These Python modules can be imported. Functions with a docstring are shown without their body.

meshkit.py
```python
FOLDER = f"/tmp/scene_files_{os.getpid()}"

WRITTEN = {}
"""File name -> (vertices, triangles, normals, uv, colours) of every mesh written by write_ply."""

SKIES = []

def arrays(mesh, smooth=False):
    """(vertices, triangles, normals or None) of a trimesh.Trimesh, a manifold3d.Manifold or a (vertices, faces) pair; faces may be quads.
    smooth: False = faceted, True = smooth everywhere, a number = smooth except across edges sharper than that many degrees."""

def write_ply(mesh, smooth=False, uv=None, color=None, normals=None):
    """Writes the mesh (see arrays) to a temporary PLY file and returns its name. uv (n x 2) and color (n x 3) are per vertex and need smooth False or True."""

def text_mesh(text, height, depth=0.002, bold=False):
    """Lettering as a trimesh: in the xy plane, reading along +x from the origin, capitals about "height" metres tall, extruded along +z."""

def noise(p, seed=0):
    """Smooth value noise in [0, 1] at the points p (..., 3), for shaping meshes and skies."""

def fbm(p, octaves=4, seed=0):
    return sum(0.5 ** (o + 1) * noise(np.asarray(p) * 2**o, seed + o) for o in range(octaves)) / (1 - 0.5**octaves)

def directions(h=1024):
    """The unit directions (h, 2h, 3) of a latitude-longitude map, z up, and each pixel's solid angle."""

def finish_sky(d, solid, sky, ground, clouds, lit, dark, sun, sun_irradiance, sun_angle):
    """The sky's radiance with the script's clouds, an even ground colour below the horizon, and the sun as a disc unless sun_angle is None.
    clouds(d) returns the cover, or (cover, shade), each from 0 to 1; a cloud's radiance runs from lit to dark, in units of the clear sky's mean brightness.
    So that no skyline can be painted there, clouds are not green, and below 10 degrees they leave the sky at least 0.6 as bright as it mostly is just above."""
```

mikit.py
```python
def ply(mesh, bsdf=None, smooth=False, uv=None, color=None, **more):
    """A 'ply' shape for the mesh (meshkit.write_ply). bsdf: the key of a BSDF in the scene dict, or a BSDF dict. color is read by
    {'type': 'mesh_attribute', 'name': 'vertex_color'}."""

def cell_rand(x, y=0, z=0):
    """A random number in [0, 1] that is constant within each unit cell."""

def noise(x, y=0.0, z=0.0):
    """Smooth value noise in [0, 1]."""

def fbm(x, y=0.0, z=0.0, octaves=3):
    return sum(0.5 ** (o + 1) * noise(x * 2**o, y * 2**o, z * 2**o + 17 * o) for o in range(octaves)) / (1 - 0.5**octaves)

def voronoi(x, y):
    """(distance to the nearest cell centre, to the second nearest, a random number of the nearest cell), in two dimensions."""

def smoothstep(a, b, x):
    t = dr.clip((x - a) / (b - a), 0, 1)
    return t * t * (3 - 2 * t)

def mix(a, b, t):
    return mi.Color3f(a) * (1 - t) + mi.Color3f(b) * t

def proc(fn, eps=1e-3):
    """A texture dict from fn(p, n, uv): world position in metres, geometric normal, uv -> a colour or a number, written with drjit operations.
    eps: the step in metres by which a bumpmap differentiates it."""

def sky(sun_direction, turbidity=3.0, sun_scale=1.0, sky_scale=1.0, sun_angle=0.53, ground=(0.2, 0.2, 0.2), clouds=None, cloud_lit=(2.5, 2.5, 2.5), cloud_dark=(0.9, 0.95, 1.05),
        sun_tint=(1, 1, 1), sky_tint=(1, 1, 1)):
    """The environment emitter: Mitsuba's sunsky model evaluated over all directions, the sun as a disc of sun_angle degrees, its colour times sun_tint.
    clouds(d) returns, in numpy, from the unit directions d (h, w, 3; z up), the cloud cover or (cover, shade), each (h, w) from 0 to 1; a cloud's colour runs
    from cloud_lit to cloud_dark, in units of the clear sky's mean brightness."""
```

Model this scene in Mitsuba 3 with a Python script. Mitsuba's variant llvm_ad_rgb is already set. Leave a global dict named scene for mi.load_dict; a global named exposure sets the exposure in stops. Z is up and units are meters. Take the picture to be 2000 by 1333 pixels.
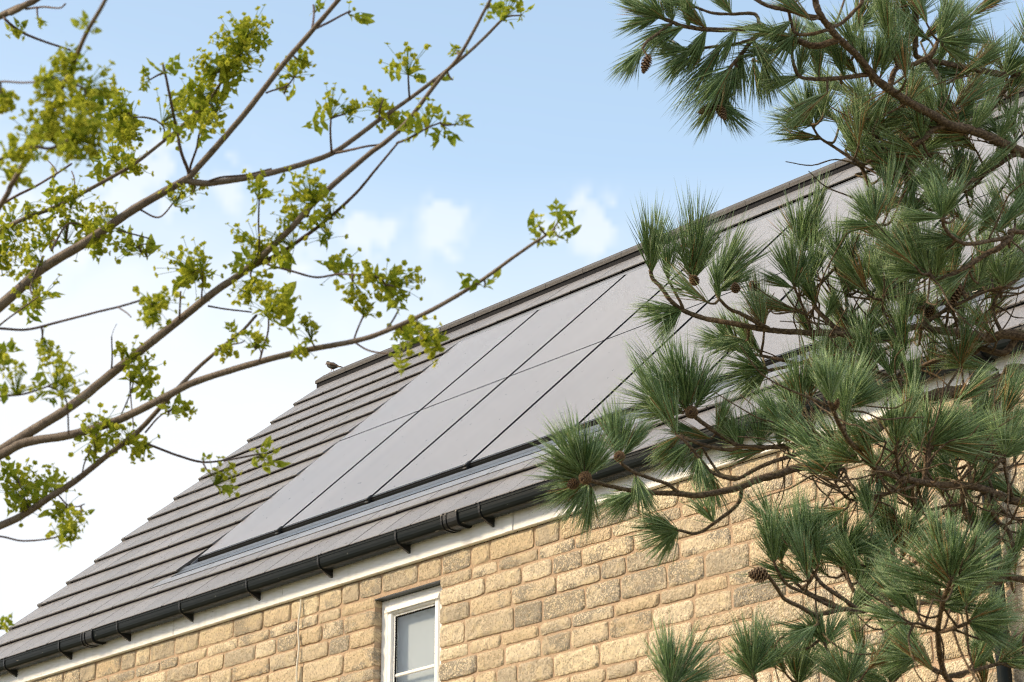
import math, numpy as np, trimesh, drjit as dr, mitsuba as mi, mikit, meshkit
from mikit import proc, noise, fbm, mix, smoothstep, cell_rand
from shapely.geometry import Polygon, LineString, box as sbox
T = mi.ScalarTransform4f
rng = np.random.default_rng(7)
scene, labels = {}, {}

# ------------------------------------------------------------------ camera
EYE = np.array([0.0, 0.0, 1.65])
FPX = 4288.4                                   # focal length in pixels of the 2000 px wide photograph
RIGHT = np.array([0.68000304, 0.73320778, -0.00148566])
UP = np.array([0.26975206, -0.24829253, 0.93036801])
FWD = np.array([-0.68178419, 0.63305384, 0.36662399])
scene['camera'] = {'type': 'thinlens', 'fov': 2 * math.degrees(math.atan(1000 / FPX)), 'fov_axis': 'x',
                   'to_world': T().look_at(origin=EYE.tolist(), target=(EYE + FWD).tolist(), up=UP.tolist()),
                   'aperture_radius': 0.0030, 'focus_distance': 11.5, 'near_clip': 0.05, 'far_clip': 4000.0}
exposure = 2.42

# ------------------------------------------------------------------ sky and soft sun
HEAD = math.atan2(FWD[1], FWD[0])


def clouds(d):
    az = (np.arctan2(d[..., 1], d[..., 0]) - HEAD + np.pi) % (2 * np.pi) - np.pi      # + is to the left
    az, el = np.degrees(az), np.degrees(np.arcsin(np.clip(d[..., 2], -1, 1)))
    q = d * 7.0 + 0.35 * (meshkit.fbm(d[..., None, :] * 16.0 + np.array([[0, 0, 0], [7, 3, 1], [2, 9, 5.0]]), 3, 41) - 0.5)
    n1 = meshkit.fbm(q * np.array([1, 1, 1.5]), 5, 3)
    n2 = meshkit.fbm(q * 3.1 + 5, 5, 11)
    n3 = meshkit.fbm(q * 9.0 + 9, 4, 23)
    n4 = meshkit.fbm(q * 20.0 + 3, 3, 31)
    veil = 0.09 + 0.85 * np.clip((26.0 - el) / 9, 0, 1) + 0.22 * np.clip((az - 1) / 14, 0, 1) * np.clip((29 - el) / 6, 0, 1)
    bank = 1 / (1 + np.exp(-(20.5 + 0.27 * np.clip(az, -25, 40) - el + 4.0 * (n2 - 0.5) + 3 * (n3 - 0.5)) * 0.9))
    puffs = np.zeros_like(el)
    for a, e, w, h in ((9.9, 25.7, 1.0, .75), (8.1, 25.8, .5, .55), (10.9, 25.3, 1.2, .5), (4.1, 24.55, .75, .55), (1.9, 24.65, .65, .55), (-2.3, 24.75, .62, .58), (-1.0, 24.45, .7, .25), (6.6, 23.6, 1.0, .5), (12.5, 24.2, 1.4, .7),
                       (17, 27, 2, 1.2), (-17, 24.6, 1.4, .8), (-21, 26, 2, 1.0), (22, 31, 3, 1.6), (30, 35, 4, 2.5), (-32, 33, 4, 2)):
        puffs = np.maximum(puffs, 1.3 * np.exp(-(((az - a) / w) ** 2 + ((el - e) / (h * np.where(el > e, 1, 1.9))) ** 2)))
    puffs = np.clip((puffs + 1.5 * (n2 - 0.5) + 2.4 * (n3 - 0.5) + 2.2 * (n4 - 0.5) - 0.46) * 2.0, 0, 1) * np.clip(puffs * 1.8, 0, 1)
    broad = np.clip(0.84 + (n1 - 0.5) * 1.1, 0, 1) * np.clip((el - 30.5) / 5, 0, 1)
    left = np.clip((az - 15) / 12, 0, 1) * np.clip((el - 8) / 12, 0, 1) * np.clip(0.8 + 1.2 * (n1 - .5), 0, 1)
    cover = np.clip(1 - (1 - veil) * (1 - 0.9 * bank) * (1 - 0.60 * puffs) * (1 - broad) * (1 - 0.85 * left), 0, 1)
    return cover, np.clip(0.35 * (n2 - 0.3), 0, 1)


SUN = (-0.56, -0.72, 0.56)
scene['sky'] = mikit.sky(SUN, turbidity=3, sun_scale=0.62, sky_scale=1.0, sun_angle=11, ground=(0.22, 0.2, 0.15), clouds=clouds,
                         cloud_lit=(1.20, 1.26, 1.34), cloud_dark=(1.22, 1.24, 1.28), sky_tint=(2.42, 2.0, 1.64))


# ------------------------------------------------------------------ helpers
def put(key, mesh, bsdf, smooth=False, uv=None, **more):
    n, k = key, 0
    while n in scene:
        k += 1
        n = f'{key}_{k:03d}'
    scene[n] = mikit.ply(mesh, bsdf, smooth, uv, **more)
    return n


def tag(key, label=None, category=None, group=None, kind=None):
    labels[key] = {k: v for k, v in (('label', label), ('category', category), ('group', group), ('kind', kind)) if v}


def numbered(name, i):
    return name if i == 0 else f'{name}_{i:03d}'


def box(x0, x1, y0, y1, z0, z1):
    v = np.array([[x, y, z] for x in (x0, x1) for y in (y0, y1) for z in (z0, z1)], float)
    f = [[0, 1, 3, 2], [4, 6, 7, 5], [0, 4, 5, 1], [2, 3, 7, 6], [0, 2, 6, 4], [1, 5, 7, 3]]
    f = np.array(f)
    return v, np.vstack([f[:, [0, 1, 2]], f[:, [0, 2, 3]]])


def join(parts):
    vs, fs, at = [], [], 0
    for v, f in parts:
        vs.append(np.asarray(v, float)); fs.append(np.asarray(f) + at); at += len(v)
    return np.vstack(vs), np.vstack(fs)


def bevel_box(x0, x1, y0, y1, z0, z1, b=0.004):
    """A box whose corners are cut by b: the hull of three slimmer boxes."""
    pts = []
    for d in ((b, b, 0), (b, 0, b), (0, b, b)):
        v, _ = box(x0 + d[0], x1 - d[0], y0 + d[1], y1 - d[1], z0 + d[2], z1 - d[2])
        pts.append(v)
    h = trimesh.convex.convex_hull(np.vstack(pts))
    return np.array(h.vertices), np.array(h.faces)


def extrude_x(poly, x0, x1):
    """A shapely polygon given in (y, z), swept along x."""
    m = trimesh.creation.extrude_polygon(poly, x1 - x0, engine='earcut')
    v = np.array(m.vertices)
    return np.stack([v[:, 2] + x0, v[:, 0], v[:, 1]], 1), np.array(m.faces)


def spline(P, n):
    """Catmull-Rom through the rows of P (any width), n samples per span."""
    P = np.asarray(P, float)
    Q = np.vstack([2 * P[0] - P[1], P, 2 * P[-1] - P[-2]])
    t = np.linspace(0, 1, n, endpoint=False)[:, None]
    out = [0.5 * (2 * Q[i + 1] + (Q[i + 2] - Q[i]) * t + (2 * Q[i] - 5 * Q[i + 1] + 4 * Q[i + 2] - Q[i + 3]) * t ** 2 + (3 * Q[i + 1] - Q[i] - 3 * Q[i + 2] + Q[i + 3]) * t ** 3)
           for i in range(len(P) - 1)]
    return np.vstack(out + [P[-1:]])


def tube(p, r, sides=7, rough=0.0, seed=0):
    p = np.asarray(p, float); r = np.asarray(r, float) * np.ones(len(p))
    t = np.gradient(p, axis=0); t /= np.linalg.norm(t, axis=1, keepdims=True) + 1e-12
    a = np.cross(t[0], [0.13, 0.2, 0.97]); a /= np.linalg.norm(a)
    fr = []
    for k in range(len(p)):
        a = a - t[k] * (a @ t[k]); a /= np.linalg.norm(a); fr.append(a)
    A = np.array(fr); B = np.cross(t, A)
    th = np.arange(sides) * 2 * np.pi / sides
    rr = r[:, None] * np.ones(sides)
    if rough:
        g = np.random.default_rng(seed)
        rr = rr * (1 + rough * g.uniform(-1, 1, rr.shape))
    v = p[:, None] + rr[..., None] * (np.cos(th)[None, :, None] * A[:, None] + np.sin(th)[None, :, None] * B[:, None])
    n = len(p)
    i, j = np.meshgrid(np.arange(n - 1), np.arange(sides), indexing='ij')
    a0, a1 = i * sides + j, i * sides + (j + 1) % sides
    f = np.vstack([np.stack([a0, a1, a1 + sides], -1).reshape(-1, 3), np.stack([a0, a1 + sides, a0 + sides], -1).reshape(-1, 3)])
    v = np.vstack([v.reshape(-1, 3), p[-1:] + t[-1:] * r[-1], p[:1]])
    e = n * sides
    cap = [[(n - 1) * sides + k, (n - 1) * sides + (k + 1) % sides, e] for k in range(sides)] + [[(k + 1) % sides, k, e + 1] for k in range(sides)]
    return v, np.vstack([f, cap])


def at(x, y, d):
    """The place that stands d metres ahead along the view where the photograph shows pixel (x, y): used to lay trees out at their own distances."""
    x, y, d = (np.asarray(q, float)[..., None] for q in (x, y, d))
    return EYE + (FWD + RIGHT * (x - 1000) / FPX - UP * (y - 666.5) / FPX) * d


# ------------------------------------------------------------------ materials
def two(b):
    return {'type': 'twosided', 'b': b}


def bump(fn, b, eps=1e-3, scale=1.0):
    return {'type': 'bumpmap', 'scale': scale, 't': proc(fn, eps), 'b': b}


def rgb(*c):
    return {'type': 'rgb', 'value': list(map(float, c))}


def stone_col(p, n, uv):
    k = dr.floor(uv.x / 8)
    a, b, c = cell_rand(k, 3), cell_rand(k, 5), cell_rand(k, 9)
    base = mix((0.535, 0.425, 0.280), (0.63, 0.54, 0.395), a)
    base = mix(base, (0.40, 0.345, 0.260), smoothstep(0.50, 1.0, b) * 0.85)
    base = mix(base, (0.66, 0.57, 0.40), smoothstep(0.30, 0.0, b) * 0.6)
    g = fbm(uv.x * 95, uv.y * 95, k * 3.1, 3)
    base = base * (0.55 + 0.90 * g)
    m = fbm(uv.x * 22 + 3, uv.y * 22, k * 1.7 + 5, 3)
    base = mix(base, (0.60, 0.50, 0.32), smoothstep(0.52, 0.72, m) * 0.5)
    st = fbm(uv.x * 11, uv.y * 13 + 7, k * 2.3 + 40, 3)
    speck = fbm(uv.x * 150, uv.y * 150, k + 70, 2)
    lich = smoothstep(0.565, 0.70, st * 0.62 + c * c * 0.38 + speck * 0.16) * 0.85
    base = mix(base, mix((0.15, 0.135, 0.115), (0.30, 0.27, 0.22), speck), lich * smoothstep(0.32, 0.55, speck))
    pit = smoothstep(0.60, 0.78, fbm(uv.x * 120 + 11, uv.y * 120, k + 9, 2))
    return mix(base, (0.26, 0.18, 0.10), pit * 0.55)


def stone_h(p, n, uv):
    k = dr.floor(uv.x / 8)
    return 0.007 * fbm(uv.x * 60, uv.y * 60, k, 3) + 0.007 * fbm(uv.x * 170, uv.y * 170, k, 2)


scene['mat_stone'] = bump(stone_h, {'type': 'principled', 'base_color': proc(stone_col), 'roughness': 0.9, 'specular': 0.25}, 2e-3)


def mortar_col(p, n, uv):
    g = fbm(p.x * 140, p.z * 140, p.y * 140, 2)
    w = fbm(p.x * 3, p.z * 6, 4, 3)
    return mix((0.39, 0.280, 0.185), (0.49, 0.365, 0.255), w) * (0.75 + 0.5 * g)


scene['mat_mortar'] = two({'type': 'principled', 'base_color': proc(mortar_col), 'roughness': 0.95, 'specular': 0.2})

ROOF_Y, ROOF_Z, TH = 8.8062, 4.3182 + 1.65, 0.7530
CT, ST = math.cos(TH), math.sin(TH)


def tile_col(p, n, uv):
    s = (p.y - ROOF_Y) * CT + (p.z - ROOF_Z) * ST
    row = dr.floor((s + 0.003) / 0.345)
    col = dr.floor((p.x + 15.44 + 0.1475 * (row - 2 * dr.floor(row / 2))) / 0.295)
    r = cell_rand(row + 50, col)
    g = fbm(p.x * 160, p.y * 160, p.z * 160, 2)
    w = fbm(p.x * 2.2, s * 1.4, 1, 3)
    base = mix((0.126, 0.123, 0.127), (0.186, 0.181, 0.186), r * 0.6 + w * 0.4) * (0.72 + 0.56 * g)
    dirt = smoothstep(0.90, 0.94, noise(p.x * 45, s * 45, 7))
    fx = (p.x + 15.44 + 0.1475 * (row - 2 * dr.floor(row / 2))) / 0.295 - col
    seam = smoothstep(0.030, 0.012, dr.minimum(fx, 1 - fx)) * smoothstep(0.2, 0.5, noise(p.x * 3, s * 9, 2) + 0.15)  # tile joints darkened in the colour: interlock shadow together with grime
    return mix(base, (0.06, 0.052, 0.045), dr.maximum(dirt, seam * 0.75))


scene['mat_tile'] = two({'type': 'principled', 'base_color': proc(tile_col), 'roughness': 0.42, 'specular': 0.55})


def panel_col(p, n, uv):
    s = (p.y - ROOF_Y) * CT + (p.z - ROOF_Z) * ST
    w = fbm(p.x * 1.5, s * 1.2, 3, 3)
    c = fbm(p.x * 6, s * 0.7, 8, 3)
    sp = smoothstep(0.965, 0.975, noise(p.x * 22, s * 22, 4))
    return mix(mix((0.122, 0.113, 0.110), (0.165, 0.152, 0.146), w * 0.6 + c * 0.4), (0.03, 0.03, 0.03), sp * 0.8)


scene['mat_panel'] = two({'type': 'principled', 'base_color': proc(panel_col), 'roughness': 0.20, 'specular': 0.70, 'clearcoat': 0.35, 'clearcoat_gloss': 0.8})
scene['mat_black_metal'] = two({'type': 'principled', 'base_color': rgb(0.018, 0.018, 0.018), 'roughness': 0.38, 'metallic': 0.1, 'specular': 0.5})
scene['mat_seam'] = two({'type': 'principled', 'base_color': rgb(0.010, 0.011, 0.015), 'roughness': 0.75, 'specular': 0.15})


def lead_col(p, n, uv):
    return mix((0.17, 0.18, 0.20), (0.27, 0.28, 0.30), fbm(p.x * 5, p.z * 14, p.y * 14, 3))


def ridge_col(p, n, uv):
    return mix((0.066, 0.064, 0.064), (0.102, 0.099, 0.098), fbm(p.x * 30, p.y * 90, p.z * 90, 3))


scene['mat_ridge'] = two({'type': 'principled', 'base_color': proc(ridge_col), 'roughness': 0.75, 'specular': 0.3})
scene['mat_lead'] = two({'type': 'principled', 'base_color': proc(lead_col), 'roughness': 0.36, 'metallic': 0.35, 'specular': 0.5})
scene['mat_steel'] = two({'type': 'principled', 'base_color': rgb(0.060, 0.066, 0.072), 'roughness': 0.30, 'metallic': 0.45, 'specular': 0.5})


def gutter_col(p, n, uv):
    w = fbm(p.x * 9, p.z * 40, p.y * 20, 3)
    sp = smoothstep(0.93, 0.95, noise(p.x * 45, p.z * 60, p.y * 60))
    return mix(mix((0.007, 0.011, 0.012), (0.015, 0.018, 0.018), w), (0.3, 0.28, 0.24), sp * 0.5)


scene['mat_gutter'] = two({'type': 'principled', 'base_color': proc(gutter_col), 'roughness': 0.30, 'specular': 0.10})
scene['mat_bracket'] = two({'type': 'principled', 'base_color': rgb(0.010, 0.011, 0.012), 'roughness': 0.35, 'specular': 0.4})


def upvc_col(p, n, uv):
    w = fbm(p.x * 7, p.z * 30, p.y * 7, 3)
    sp = smoothstep(0.965, 0.975, noise(p.x * 60, p.z * 60, 9))
    drip = smoothstep(0.62, 0.8, noise(p.x * 26, p.z * 2.5, 2)) * 0.16
    return mix(mix(mix((0.86, 0.855, 0.84), (0.76, 0.75, 0.72), w * 0.6), (0.5, 0.45, 0.36), drip), (0.2, 0.17, 0.12), sp * 0.7)


scene['mat_upvc'] = two({'type': 'principled', 'base_color': proc(upvc_col), 'roughness': 0.35, 'specular': 0.5})
scene['mat_glass'] = {'type': 'thindielectric', 'int_ior': 1.5}
scene['mat_blind'] = two({'type': 'diffuse', 'reflectance': rgb(0.40, 0.455, 0.49)})
scene['mat_seal'] = two({'type': 'diffuse', 'reflectance': rgb(0.02, 0.02, 0.02)})


def bark_maple(p, n, uv):
    w = fbm(p.x * 40, p.y * 40, p.z * 40, 3)
    f = fbm(p.x * 260, p.y * 260, p.z * 90, 2)
    return mix(mix((0.115, 0.086, 0.068), (0.22, 0.18, 0.14), w), (0.06, 0.042, 0.035), smoothstep(0.5, 0.8, f) * 0.7)


def twig_maple(p, n, uv):
    w = fbm(p.x * 60, p.y * 60, p.z * 60, 3)
    return mix((0.052, 0.032, 0.030), (0.115, 0.078, 0.066), w)


scene['mat_maple_twig'] = two({'type': 'principled', 'base_color': proc(twig_maple), 'roughness': 0.55, 'specular': 0.35})
scene['mat_maple_bark'] = two({'type': 'principled', 'base_color': proc(bark_maple), 'roughness': 0.7, 'specular': 0.3})


def bark_pine(p, n, uv):
    w = fbm(p.x * 30, p.y * 30, p.z * 30, 3)
    f = fbm(p.x * 190, p.y * 190, p.z * 190, 2)
    c = mix((0.070, 0.048, 0.032), (0.170, 0.122, 0.080), smoothstep(0.35, 0.7, f))
    up = smoothstep(0.1, 0.9, n.z) * smoothstep(0.45, 0.62, w)
    return mix(c, (0.14, 0.13, 0.045), up * 0.6)


scene['mat_pine_bark'] = two({'type': 'principled', 'base_color': proc(bark_pine), 'roughness': 0.85, 'specular': 0.2})


def needle_col(p, n, uv):
    c = mix((0.056, 0.124, 0.038), (0.255, 0.365, 0.145), uv.y)
    c = mix(c, (0.36, 0.45, 0.26), smoothstep(0.72, 1.0, cell_rand(dr.floor(uv.y * 997), 4)) * 0.8)  # some needles painted pale: gloss highlights put into the colour
    c = mix(c, (0.085, 0.068, 0.028), smoothstep(0.86, 1.0, uv.x) * 0.6)
    return mix(c, (0.26, 0.15, 0.05), smoothstep(1.5, 1.6, uv.y))


scene['mat_needle'] = two({'type': 'principled', 'base_color': proc(needle_col), 'roughness': 0.42, 'specular': 0.5})


def flower_col(p, n, uv):
    return mix(mix((0.33, 0.37, 0.028), (0.55, 0.55, 0.075), uv.y), (0.20, 0.29, 0.03), smoothstep(0.55, 0.0, uv.x) * 0.8)


def leaf_col(p, n, uv):
    c = mix((0.19, 0.27, 0.024), (0.39, 0.44, 0.045), uv.y)
    return mix(c, (0.40, 0.42, 0.09), smoothstep(0.06, 0.0, dr.abs(uv.x - 0.5)) * 0.5)


scene['mat_flower'] = {'type': 'principledthin', 'base_color': proc(flower_col), 'roughness': 0.6, 'diff_trans': 1.05, 'spec_trans': 0.0}
scene['mat_leaf'] = {'type': 'principledthin', 'base_color': proc(leaf_col), 'roughness': 0.45, 'diff_trans': 1.1, 'spec_trans': 0.0}


def cone_col(p, n, uv):
    return mix((0.040, 0.020, 0.010), mix((0.24, 0.14, 0.075), (0.36, 0.25, 0.15), fbm(p.x * 90, p.y * 90, p.z * 90, 2)), uv.y)


scene['mat_cone'] = two({'type': 'principled', 'base_color': proc(cone_col), 'roughness': 0.7, 'specular': 0.3})
scene['mat_bud'] = two({'type': 'principled', 'base_color': rgb(0.42, 0.22, 0.11), 'roughness': 0.6})
scene['mat_cable'] = two({'type': 'principled', 'base_color': rgb(0.68, 0.64, 0.55), 'roughness': 0.6})


def bird_col(p, n, uv):
    sp = smoothstep(0.62, 0.7, noise(p.x * 320, p.y * 320, p.z * 320))
    return mix((0.022, 0.026, 0.022), (0.22, 0.17, 0.11), sp * 0.6)


scene['mat_bird_body'] = two({'type': 'principled', 'base_color': proc(bird_col), 'roughness': 0.45, 'specular': 0.5})
scene['mat_bird_wing'] = two({'type': 'principled', 'base_color': rgb(0.075, 0.045, 0.026), 'roughness': 0.6})
scene['mat_bird_leg'] = two({'type': 'principled', 'base_color': rgb(0.42, 0.22, 0.15), 'roughness': 0.6})


def ground_col(p, n, uv):
    w = fbm(p.x * 0.7, p.y * 0.7, 2, 4)
    g = fbm(p.x * 22, p.y * 22, 5, 3)
    return mix((0.10, 0.10, 0.045), (0.19, 0.165, 0.11), smoothstep(0.35, 0.65, w)) * (0.7 + 0.6 * g)


scene['mat_ground'] = two({'type': 'principled', 'base_color': proc(ground_col), 'roughness': 0.95, 'specular': 0.2})

# ------------------------------------------------------------------ ground
gx = np.array([-900., -60, -30, -15, 0, 15, 30, 60, 900])
X, Y = np.meshgrid(gx, gx, indexing='ij')
ii, jj = np.meshgrid(np.arange(8), np.arange(8), indexing='ij')
a = ii * 9 + jj
put('ground', (np.stack([X.ravel(), Y.ravel(), X.ravel() * 0], 1), np.stack([a.ravel(), a.ravel() + 9, a.ravel() + 10, a.ravel() + 1], 1)), 'mat_ground')
tag('ground', 'worn garden ground of thin grass and gravel below the house', kind='structure')

# ------------------------------------------------------------------ the house
H = 'stone_house'
tag(H, 'honey coloured stone house under a grey tiled roof with solar panels', 'house')
U0, U1 = -15.44, -1.2                       # verges
YW = 8.3728                                 # face of the stones
FZ = 5.299                                  # underside of the fascia
MW = YW + 0.013                             # face of the mortar
WX0, WX1, WZ0, WZ1 = -10.273, -9.66, 4.06, 5.142   # window opening
wl, wr = U0 + 0.06, U1 - 0.06
DEEP = 0.31
RY = ROOF_Y + 4.405 * CT                     # ridge line
RZ = ROOF_Z + 4.405 * ST
YB = 2 * RY - YW
gab = lambda x0, x1: extrude_x(Polygon([(MW + DEEP, 0), (YB - DEEP, 0), (YB - DEEP, FZ), (RY, RZ - 0.18), (MW + DEEP, FZ)]), x0, x1)
put(H + '__wall', join([
    box(wl, WX0 - 0.008, MW, MW + DEEP, 0, FZ - 0.0015), box(WX1 + 0.008, wr, MW, MW + DEEP, 0, FZ - 0.0015),
    box(WX0 - 0.008, WX1 + 0.008, MW, MW + DEEP, 0, WZ0), box(WX0 - 0.008, WX1 + 0.008, MW, MW + DEEP, WZ1 + 0.008, FZ - 0.0015),
    gab(wl, wl + 0.3), gab(wr - 0.3, wr), box(wl, wr, YB - DEEP, YB, 0, FZ)]), 'mat_mortar')


def stone(w, h, seed, fine=True, deep=0.03, side=None):
    """A rough pitched block: x 0..w, z 0..h, its face towards -y; returns vertices, triangles and uv."""
    g = np.random.default_rng(seed)
    step = 0.017 if fine else 0.06
    nx, nz = max(4, int(w / step)), max(3, int(h / step))
    a = 0.5 - 0.5 * np.cos(np.pi * np.linspace(0, 1, nx + 1)); a = 0.45 * a + 0.55 * np.linspace(0, 1, nx + 1)
    b = 0.5 - 0.5 * np.cos(np.pi * np.linspace(0, 1, nz + 1)); b = 0.45 * b + 0.55 * np.linspace(0, 1, nz + 1)
    A, B = np.meshgrid(a, b, indexing='ij')
    x, z = A * w, B * h
    off = g.uniform(0, 90, 3)
    q = np.stack([x, z, 0 * x], -1) + off
    jit = lambda f, s: (meshkit.noise(q * f, s) - 0.5) * 2
    c = g.uniform(0.001, 0.009, 4)                              # cut corners
    ex, ez = np.minimum(x, w - x), np.minimum(z, h - z)
    edge = np.clip(1 - ex / 0.03, 0, 1), np.clip(1 - ez / 0.03, 0, 1)
    cut = c[0] * ((A < .5) & (B < .5)) + c[1] * ((A < .5) & (B >= .5)) + c[2] * ((A >= .5) & (B < .5)) + c[3] * ((A >= .5) & (B >= .5))
    k = edge[0] * edge[1] * cut
    x2 = x + np.sign(0.5 - A) * k + edge[0] * (0.0030 * jit(22, 1) + 0.0025 * jit(70, 2))
    z2 = z + np.sign(0.5 - B) * k + edge[1] * (0.0030 * jit(22, 3) + 0.0025 * jit(70, 4))
    r = np.minimum(np.minimum(ex, ez) / 0.006, 1)
    round_ = 1 - (1 - r) ** 2
    y = -(0.003 + 0.006 * round_ + round_ * (0.0035 * jit(13, 5) + 0.0045 * jit(50, 6) + 0.003 * jit(105, 7)) + g.uniform(-0.003, 0.003))
    v = np.stack([x2, y, z2], -1).reshape(-1, 3)
    n2 = nz + 1
    i, j = np.meshgrid(np.arange(nx), np.arange(nz), indexing='ij')
    s = (i * n2 + j).ravel()
    f = np.vstack([np.stack([s, s + n2, s + n2 + 1], 1), np.stack([s, s + n2 + 1, s + 1], 1)])
    ring = [i * n2 for i in range(nx + 1)] + [nx * n2 + j for j in range(1, nz + 1)] + [i * n2 + nz for i in range(nx - 1, -1, -1)] + [j for j in range(nz - 1, 0, -1)]
    ring = np.array(ring); m = len(ring); base = len(v)
    back = v[ring].copy(); back[:, 1] = deep
    v = np.vstack([v, v[ring], back])
    e = np.arange(m); e1 = (e + 1) % m
    f = np.vstack([f, np.stack([base + e, base + m + e, base + m + e1], 1), np.stack([base + e, base + m + e1, base + e1], 1)])
    uv = np.stack([v[:, 0] + 0.4 * v[:, 1], v[:, 2] + 0.4 * v[:, 1]], 1)
    return v, f, uv


COURSES = [0.132, 0.080, 0.112, 0.112, 0.142, 0.082, 0.118, 0.138, 0.084, 0.128, 0.148, 0.090, 0.118, 0.140, 0.080]
J = 0.0155
z = FZ - 0.006
course_rows = []
k = 0
while z > 0.08:
    hgt = COURSES[k] if k < len(COURSES) else float(rng.choice([0.08, 0.105, 0.12, 0.14]))
    course_rows.append((z - hgt + J, hgt - J)); z -= hgt; k += 1
sd, idx = 100, 0
far_stones = []
shown = []


def lay(x0, x1, z0, hh, left_jamb=False, right_jamb=False):
    """Fills one course with blocks from x0 to x1."""
    global sd
    wide = (0.20, 0.36) if hh < 0.085 else (0.17, 0.44) if hh > 0.12 else (0.17, 0.42)
    x = x0
    while x < x1 - 0.05:
        w = rng.uniform(*wide)
        if x1 - x - w < 0.16:
            w = x1 - x if x1 - x < 0.44 else (x1 - x) * rng.uniform(0.45, 0.55)
        jl, jr = (left_jamb and x == x0), (right_jamb and x + w > x1 - 0.01)
        ww = w - (0 if jr else J)
        sd += 1
        blocks = [(z0, hh)]
        if hh > 0.11 and z0 < 5.1 and rng.random() < 0.06:
            c = rng.uniform(0.42, 0.58) * hh
            blocks = [(z0, c - J / 2), (z0 + c + J / 2, hh - c - J / 2)]
        for zb, hb in blocks:
            px = (x, YW, zb + hb / 2)
            d = np.array(px) - EYE; dep = d @ FWD
            sx, sy = 1000 + FPX * (d @ RIGHT) / dep, 666.5 - FPX * (d @ UP) / dep
            vis = -150 < sx < 2060 and sy < 1420 and zb > 3.6
            (shown if vis else far_stones).append((x, zb, ww, hb, sd, 0.12 if (jl or jr) else 0.03))
            sd += 1
        x += w


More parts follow.
